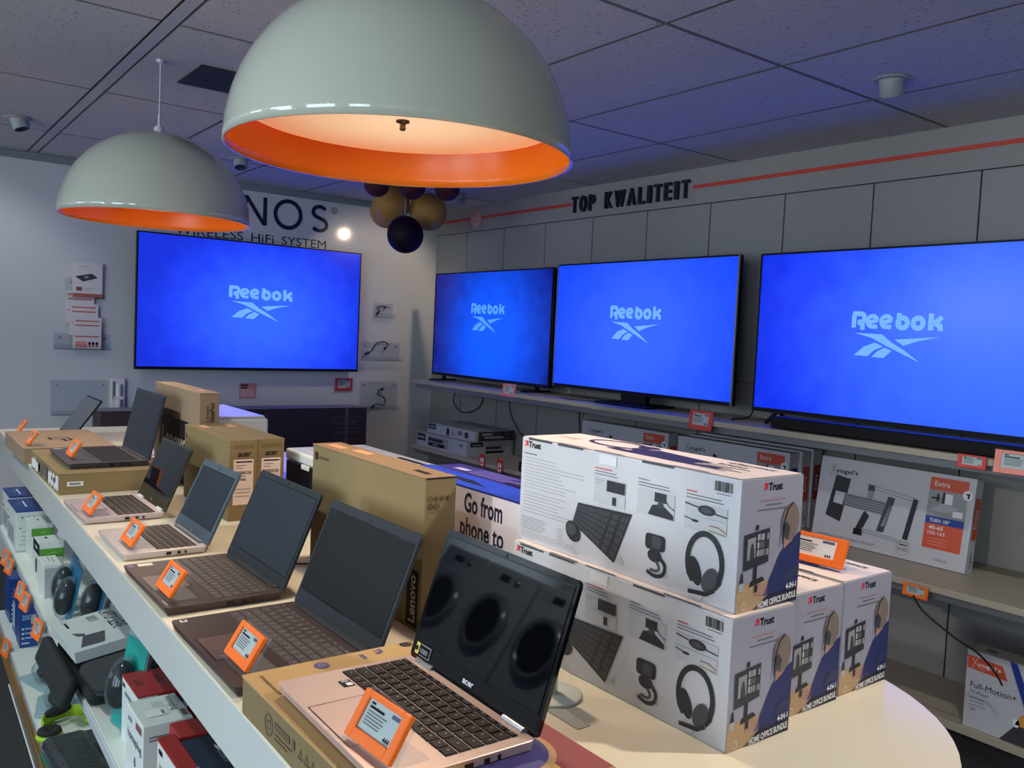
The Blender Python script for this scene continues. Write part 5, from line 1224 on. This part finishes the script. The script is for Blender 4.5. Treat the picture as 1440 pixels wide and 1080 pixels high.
def mouse_mesh(b, M, s=1.0, m=BLACKG, m2=None):
    b.ell((0, 0, 0), (0.030*s, 0.034*s, 0.058*s), m, 22, 14, M)
def blister(label, loc, rotz, lean, card, w, h, group, mouse_z, two=False):
    t = thing('mouse_blister_pack', label, 'computer mouse pack', loc, rotz, group)
    R3 = Matrix.Rotation(lean, 4, 'Y')
    b = MB(); b.box(0, 0.0015, -w/2, w/2, 0.004, h*0.80, card, 0.0); xform(b, R3).build('backing_card', t)
    b = MB(); b.prism([(0.002, y, z) for y, z in rrect(-w/2-0.004, w/2+0.004, 0, h, 0.03, 5)], (0.0008, 0, 0), BLISTER); b.ell((-0.020, 0, mouse_z), (0.036, w*0.34, 0.070), BLISTER, 20, 12); xform(b, R3).build('clear_shell', t)
    b = MB(); mouse_mesh(b, Matrix.Identity(4)); b.v = [(x-0.022, y, z+mouse_z) for x, y, z in b.v]; xform(b, R3); mo = b.build('mouse', t)
    b = MB(); b.tube([(-0.051, 0, mouse_z+0.018), (-0.048, 0, mouse_z+0.030)], 0.004, GREYINK, 8); xform(b, R3).build('scroll_wheel', mo)
    return t
G = 'mouse blister packs on petrol blue cards'
blister('mouse blister pack with petrol card, first from the small white boxes', (0.535, 3.19, 0.551), -0.06, 0.20, PETROL, 0.125, 0.235, G, 0.085)
blister('mouse blister pack with petrol card, second from the small white boxes', (0.520, 3.04, 0.551), -0.06, 0.20, PETROL, 0.125, 0.235, G, 0.080)
blister('mouse blister pack with petrol card, third from the small white boxes', (0.575, 2.93, 0.551), -0.06, 0.20, PETROL, 0.125, 0.235, G, 0.090)
blister('mouse blister pack with petrol card, last one behind the laptop sleeve box', (0.625, 2.83, 0.551), -0.06, 0.20, PETROL, 0.125, 0.235, G, 0.090)
G = 'mouse blister packs on teal cards'
blister('mouse blister pack on a teal card leaning in front of the dark sleeve', (0.492, 2.17, 0.551), 0.22, 0.20, TEAL, 0.105, 0.270, G, 0.110)
blister('mouse blister pack on a teal card half hidden under the counter edge', (0.600, 2.20, 0.551), 0.5, 0.16, TEAL, 0.115, 0.27, G, 0.11)

# laptop sleeve box, its sleeve and a pouch
t = thing('sleeve_box', 'pale grey laptop sleeve box with large lettering, lying flat on the upper counter shelf', 'box', (0.447, 2.468, 0.622), 0.05)
t.rotation_euler = (0.0, -0.13, 0.06)
D, Ly, H = 0.30, 0.268, 0.030
b = MB(); SBX = mat('sleeve_carton', (188, 196, 194), 0.4)
b.prism([(0, 0, 0), (D, 0, 0), (D, 0.13, 0), (0.19, 0.13, 0), (0.19, Ly, 0), (0, Ly, 0)], (0, 0, H), SBX); b.build('carton_body', t)
b = MB(); sh = Sheet(b, (0, Ly, H+0.0004), (0, -1, 0), (1, 0, 0))
sh.text('LAPTOP SLEEVE', 0.010, 0.125, 0.040, INK, width=0.165); sh.rect(0.024, 0.07, 0.086, 0.112, LIGHTINK); sh.lvl(2).lines(0.028, 0.108, 0.036, 3, 0.008, 0.004, GREYINK); sh.lvl(1).ring(0.022, 0.030, 0.006, 0.0015, INK, 16); sh.rect(0.032, 0.075, 0.027, 0.033, INK)
sh.poly([(0.165, 0.046), (0.245, 0.022), (0.248, 0.082), (0.168, 0.102)], KBD2); sh.poly([(0.125, 0.026), (0.160, 0.034), (0.166, 0.052), (0.150, 0.055)], KBD2); sh.text('17 INCH', 0.160, 0.215, 0.028, INK, width=0.075)
b.build('lid_print', t)
b = MB(); b.box(0.20, 0.30, 0.135, Ly, 0.004, H-0.004, CLOTHB, 0.006); b.build('window_sleeve', t)['label'] = 'dark sleeve showing in the cut-out'
t = thing('laptop_sleeve', 'dark grey padded laptop sleeve sticking out of the pale sleeve box', 'sleeve', (0.462, 2.255, 0.602), 0.06); t.rotation_euler = (0.0, -0.12, 0.06)
b = MB(); b.prism([(x, y, 0.0) for x, y in rrect(0.0, 0.29, 0.0, 0.200, 0.035, 5)], (0, 0, 0.022), CLOTH); xform(b, Matrix.Translation((0, -0.0, 0)))
b.build('padded_body', t)
b = MB(); b.tube([(x, y, 0.011) for x, y in rrect(-0.001, 0.291, -0.001, 0.201, 0.035, 5)], 0.003, CLOTHB, 8); b.build('zip', t)
t = thing('laptop_pouch', 'black pouch drooping over the front edge of the upper counter shelf', 'sleeve', (0.44, 2.33, 0.5505))
b = MB(); prof = [(0.0, 0.012), (0.10, 0.030), (0.20, 0.034)]
b.box(0.012, 0.26, 0.0, 0.46, 0.0, 0.044, CLOTHB, 0.018, 4); b.build('body', t)
b = MB(); M = Matrix.Translation((0.016, 0, 0.036)) @ Matrix.Rotation(0.38, 4, 'Y')
b.box(-0.044, -0.014, 0.06, 0.46, -0.070, 0.006, CLOTHB, 0.014, 4, M=M); b.build('front_flap', t)

# red and white adapter cartons near the camera
def t_red(sh): sh.rect(0.05, 0.09, 0.012, 0.018, mat('goods_darkred', (96, 28, 30), 0.5)); sh.rect(0.05, 0.09, 0.022, 0.026, mat('goods_darkred', (96, 28, 30), 0.5))
def f_red(sh): sh.rect(0.03, 0.12, 0.115, 0.123, GREYINK); sh.rect(0.01, 0.03, 0.13, 0.138, INK)
G = 'white cartons with red lids'
goods('adapter_carton', 'white carton with red lid, left of the two behind the power plug box', (0.487, 1.985, 0.5505), (0.044, 0.148, 0.152), SW, (SRED, 0.004), G, f_red, None, t_red)
goods('adapter_carton', 'white carton with red lid, right of the two behind the power plug box', (0.533, 1.985, 0.5505), (0.044, 0.148, 0.152), SRED, (SRED, 0.004), G, None, None, t_red)
goods('adapter_carton', 'dark red carton deepest on the shelf beside the power plug box', (0.600, 1.80, 0.5505), (0.08, 0.20, 0.165), SRED, None, G, None, lambda s: s.rect(0.005, 0.02, 0.0, 0.16, LIGHTINK))
goods('adapter_carton', 'white carton with red lid next to the navy carton, nearest the camera', (0.472, 1.615, 0.5505), (0.033, 0.150, 0.152), SW, (SRED, 0.004), G, lambda s: (s.rect(0.015, 0.04, 0.128, 0.138, INK), s.text('MAX 500', 0.02, 0.09, 0.02, SRED, width=0.08)), None, None)
goods('adapter_carton', 'red carton squeezed between the power plug box and the navy carton', (0.508, 1.738, 0.5505), (0.056, 0.075, 0.155), SRED, None, G)
def f_hp(sh):
    sh.text('homeplug', 0.018, 0.085, 0.020, INK, width=0.115); sh.rect(0.085, 0.130, 0.125, 0.140, mat('goods_brown', (120, 84, 76), 0.5)); sh.text('6', 0.075, 0.04, 0.024, INK, width=0.014); sh.rect(0.018, 0.05, 0.122, 0.130, mat('goods_lilac', (120, 126, 156), 0.5))
def e_hp(sh):
    sh.lines(0.012, 0.125, 0.06, 1, 0.01, 0.003, GREYINK, 2, 0.05); sh.lines(0.012, 0.118, 0.06, 1, 0.01, 0.003, GREYINK, 3, 0.05)
    sh.stroke([(0.05, 0.0), (0.05, 0.03), (0.035, 0.03), (0.065, 0.07), (0.095, 0.03), (0.08, 0.03), (0.08, 0.0)], 0.0016, INK)
def t_hp(sh): sh.text('Homeplug', 0.016, 0.074, 0.016, INK, width=0.075); sh.text('WLAN', 0.018, 0.092, 0.008, GREYINK, width=0.04); sh.rect(0.094, 0.128, 0.086, 0.096, mat('goods_brown', (120, 84, 76), 0.5)); sh.lines(0.03, 0.062, 0.04, 4, 0.006, 0.0018, LIGHTINK, 3); sh.poly(rrect(0.07, 0.105, 0.018, 0.06, 0.006, 3), mat('goods_offwhite', (222, 226, 228), 0.3)); sh.lvl(2).rect(0.078, 0.10, 0.05, 0.056, GREYINK)
goods('power_plug_box', 'white power line plug box with large lettering, before the red lidded cartons', (0.461, 1.832, 0.5505), (0.102, 0.142, 0.150), SW, None, None, f_hp, e_hp, t_hp)
def t_navy(sh): sh.poly([(0.05, 0.05), (0.062, 0.055), (0.085, 0.052), (0.062, 0.048)], WHITEINK); sh.text('gembird', 0.080, 0.046, 0.010, LIGHTINK, width=0.05)
goods('headset_carton', 'navy topped carton nearest the camera under the counter edge', (0.508, 1.560, 0.5505), (0.092, 0.170, 0.152), SNAVY, None, None, lambda s: (s.rect(0.0, 0.17, 0.0, 0.150, mat('goods_paleblue', (176, 190, 206), 0.4)), s.lvl(2).poly(rrect(0.05, 0.08, 0.03, 0.12, 0.014, 3), SNAVY)), None, t_navy)
goods('headset_carton', 'second navy carton deeper behind the navy topped one', (0.606, 1.50, 0.5505), (0.08, 0.26, 0.165), SNAVY, None, None, None, lambda s: s.stroke([(0.03, 0.09), (0.05, 0.10)], 0.004, LIGHTINK), None)

# lower shelf
def f_200(sh): pass
def e_200(sh):
    sh.rect(0.0, 0.064, 0.0, 0.182, SBLUE); sh.lvl(2).text('200', 0.006, 0.118, 0.022, mat('print_skyblue', (130, 180, 220), 0.5), width=0.036, bold=0.02); sh.rect(0.040, 0.060, 0.098, 0.138, mat('goods_photo2', (170, 170, 160), 0.5))
    for z in (0.080, 0.060, 0.040): sh.disc(0.010, z, 0.004, 0.004, WHITEINK, 10); sh.rect(0.017, 0.050, z-0.003, z+0.003, mat('print_skyblue', (130, 180, 220), 0.5))
    sh.rect(0.006, 0.035, 0.016, 0.020, WHITEINK)
G = 'blue boxes on the lower counter shelf'
goods('ink_box', 'blue box with a pale number on it, front one on the lower counter shelf', (0.516, 4.040, 0.1405), (0.064, 0.11, 0.182), SBLUE, None, G, None, e_200)
goods('ink_box', 'blue box behind the numbered one on the lower counter shelf', (0.520, 4.200, 0.1405), (0.060, 0.11, 0.185), SBLUE, None, G, lambda s: s.rect(0.02, 0.09, 0.03, 0.14, mat('goods_paleblue', (176, 190, 206), 0.4)), e_200)
goods('ink_box', 'blue box farthest left on the lower counter shelf', (0.520, 4.400, 0.1405), (0.075, 0.16, 0.20), SBLUE, None, G, None, e_200)
def clear_pack(label, loc, r):
    t = thing('gadget_pack', label, 'blister pack', loc, r, 'clear blister packs on the lower shelf')
    b = MB(); b.ell((0, 0, 0.036), (0.050, 0.085, 0.036), BLISTER, 20, 12); b.prism([(x, y, 0.0) for x, y in rrect(-0.07, 0.07, -0.11, 0.11, 0.03, 5)], (0, 0, 0.0015), BLISTER); b.build('clear_shell', t)
    b = MB(); b.ell((0, 0, 0.030), (0.034, 0.060, 0.024), BLACKG, 18, 10); b.ell((-0.01, 0.02, 0.052), (0.014, 0.018, 0.012), KBD2, 12, 8); b.build('gadget', t)
clear_pack('clear blister pack with a black gadget, farther one on the lower shelf', (0.560, 3.63, 0.1405), 0.3)
clear_pack('clear blister pack with a black gadget, nearer one before the lime headphones', (0.555, 3.38, 0.1405), -0.2)
t = thing('headphone_set', 'lime green and dark headphones lying on the lower counter shelf', 'headphones', (0.56, 3.16, 0.1405), 0.4)
b = MB()
arc = [(0.085*math.cos(a), 0.085*math.sin(a)) for a in [PI*(0.05+0.9*i/16) for i in range(17)]]
for i in range(16):
    (x0, y0), (x1, y1) = arc[i], arc[i+1]
    b.add([(x0, y0, 0.004), (x1, y1, 0.004), (x1, y1, 0.044), (x0, y0, 0.044), (x0*1.05, y0*1.05, 0.004), (x1*1.05, y1*1.05, 0.004), (x1*1.05, y1*1.05, 0.044), (x0*1.05, y0*1.05, 0.044)], [[0, 1, 2, 3], [7, 6, 5, 4], [3, 2, 6, 7], [0, 4, 5, 1]], LIME)
b.build('headband', t)
b = MB(); b.ell((0, 0.075, 0.042), (0.05, 0.018, 0.018), CLOTHB, 16, 10); b.build('headband_pad', t)
for sx in (-1, 1):
    b = MB(); b.lathe([(0.001, 0.0), (0.038, 0.0), (0.042, 0.008), (0.040, 0.016), (0.001, 0.018)], LIME, 24, c=(sx*0.085, -0.015, 0.002)); cu = b.build('ear_cup', t)
    b = MB(); b.lathe([(0.018, 0.018), (0.030, 0.016), (0.038, 0.022), (0.034, 0.032), (0.018, 0.030), (0.001, 0.022)], CLOTHB, 24, c=(sx*0.085, -0.015, 0.002)); b.build('ear_cushion', cu)
t = thing('lime_strap_tag', 'lime green hanging tab at the front edge of the lower shelf', 'tab', (0.487, 3.215, 0.1405))
b = MB(); b.prism([(x, y, 0.0) for x, y in rrect(0, 0.034, 0, 0.075, 0.012, 4)], (0, 0, 0.004), LIME); b.build('tab_plate', t)
b = MB(); b.lathe([(0.001, 0.0045), (0.006, 0.0045), (0.006, 0.004)], LIGHTINK, 14, c=(0.014, 0.035, 0)); b.build('hole', t)
def bag_mat():
    m = mat('bag_wrap', (44, 50, 54), 0.12, coat=0.5, bump=1.0, bscale=55); return m
t = thing('wrapped_bag', 'dark laptop bag partly wrapped in crinkled clear foil, nearest on the lower shelf', 'bag', (0.468, 2.66, 0.1405), 0.06)
b = MB(); b.box(0.0, 0.36, 0.0, 0.33, 0.0, 0.062, CLOTH, 0.022, 4); b.build('bag_body', t)
b = MB(); b.box(-0.005, 0.13, -0.004, 0.334, 0.002, 0.067, bag_mat(), 0.024, 4); b.build('foil_wrap', t)
b = MB(); b.box(-0.008, 0.10, -0.006, 0.336, 0.0005, 0.016, mat('bag_green', (24, 96, 74), 0.5), 0.006, 2); b.build('green_edge', t)
b = MB(); b.box(0.14, 0.22, -0.008, 0.06, 0.030, 0.070, mat('bag_bluelabel', (28, 96, 168), 0.4), 0.004, 2); b.build('blue_label', t)

G = 'orange price tags on the counter shelf edges'
for y, lab in ((4.03, 'orange price tag on the upper counter shelf edge, farthest of five'), (3.89, 'orange price tag on the upper counter shelf edge, second farthest of five'), (3.52, 'orange price tag on the upper counter shelf edge, middle one of five'), (3.38, 'orange price tag on the upper counter shelf edge, second nearest of five'), (3.06, 'orange price tag on the upper counter shelf edge, nearest of five')):
    price_tag(lab, (0.402+0.0185*(y-1.509), y, 0.502), 0.15, w=0.072, h=0.060, tilt=0.25, foot=False, group=G)
price_tag('orange price tag on the lower counter shelf edge at the left picture border', (0.406+0.0185*2.7, 4.05, 0.110), 0.15, w=0.085, h=0.066, tilt=0.25, foot=False, group=G)

# ================================================================== WASHING MACHINES ACROSS THE AISLE (mirrored in the glossy laptop screen)
b = MB(); b.box(-3.10, -2.42, 2.7, 6.15, 0.0, 1.0, WSHELF, 0.01); tag(b.build('display_plinth'), 'white plinth carrying the washing machines across the aisle', 'plinth')
def washer():
    t = thing('washing_machine', 'white front loading washing machine mirrored in the glossy laptop screen', 'washing machine', (-2.45, 2.75, 1.001), 0, 'washing machines across the aisle')
    b = MB(); b.box(-0.58, 0, 0, 0.60, 0.0, 0.84, mat('washer_white', (214, 216, 220), 0.35), 0.012, 3); b.build('cabinet', t)
    M = Matrix.Translation((0.0, 0.30, 0.42)) @ Matrix.Rotation(PI/2, 4, 'Y')
    b = MB(); b.lathe([(0.165, 0.04), (0.18, 0.055), (0.215, 0.045), (0.225, 0.0)], mat('washer_ring', (170, 174, 180), 0.25, metal=0.5), 40, M=M); d = b.build('door', t)
    b = MB(); b.lathe([(0.001, 0.03), (0.10, 0.035), (0.168, 0.042)], mat('washer_glass', (14, 16, 20), 0.05), 40, M=M); b.build('door_glass', d)
    b = MB(); b.box(0.0, 0.004, 0.30, 0.42, 0.735, 0.785, BLACKG); b.build('control_display', t)
    b = MB(); b.lathe([(0.030, 0.0), (0.028, 0.02), (0.001, 0.022)], CHROME, 24, M=Matrix.Translation((0, 0.20, 0.76)) @ Matrix.Rotation(PI/2, 4, 'Y')); b.build('dial', t)
    b = MB(); b.box(0.0, 0.003, 0.44, 0.58, 0.72, 0.80, mat('washer_drawer', (200, 202, 206), 0.3), 0.001, 1); b.build('soap_drawer', t)
    return t
w0 = washer()
for i in range(1, 5): copy_thing(w0, (-2.45, 2.75+0.63*i, 1.001), 'white front loading washing machine mirrored in the glossy laptop screen')
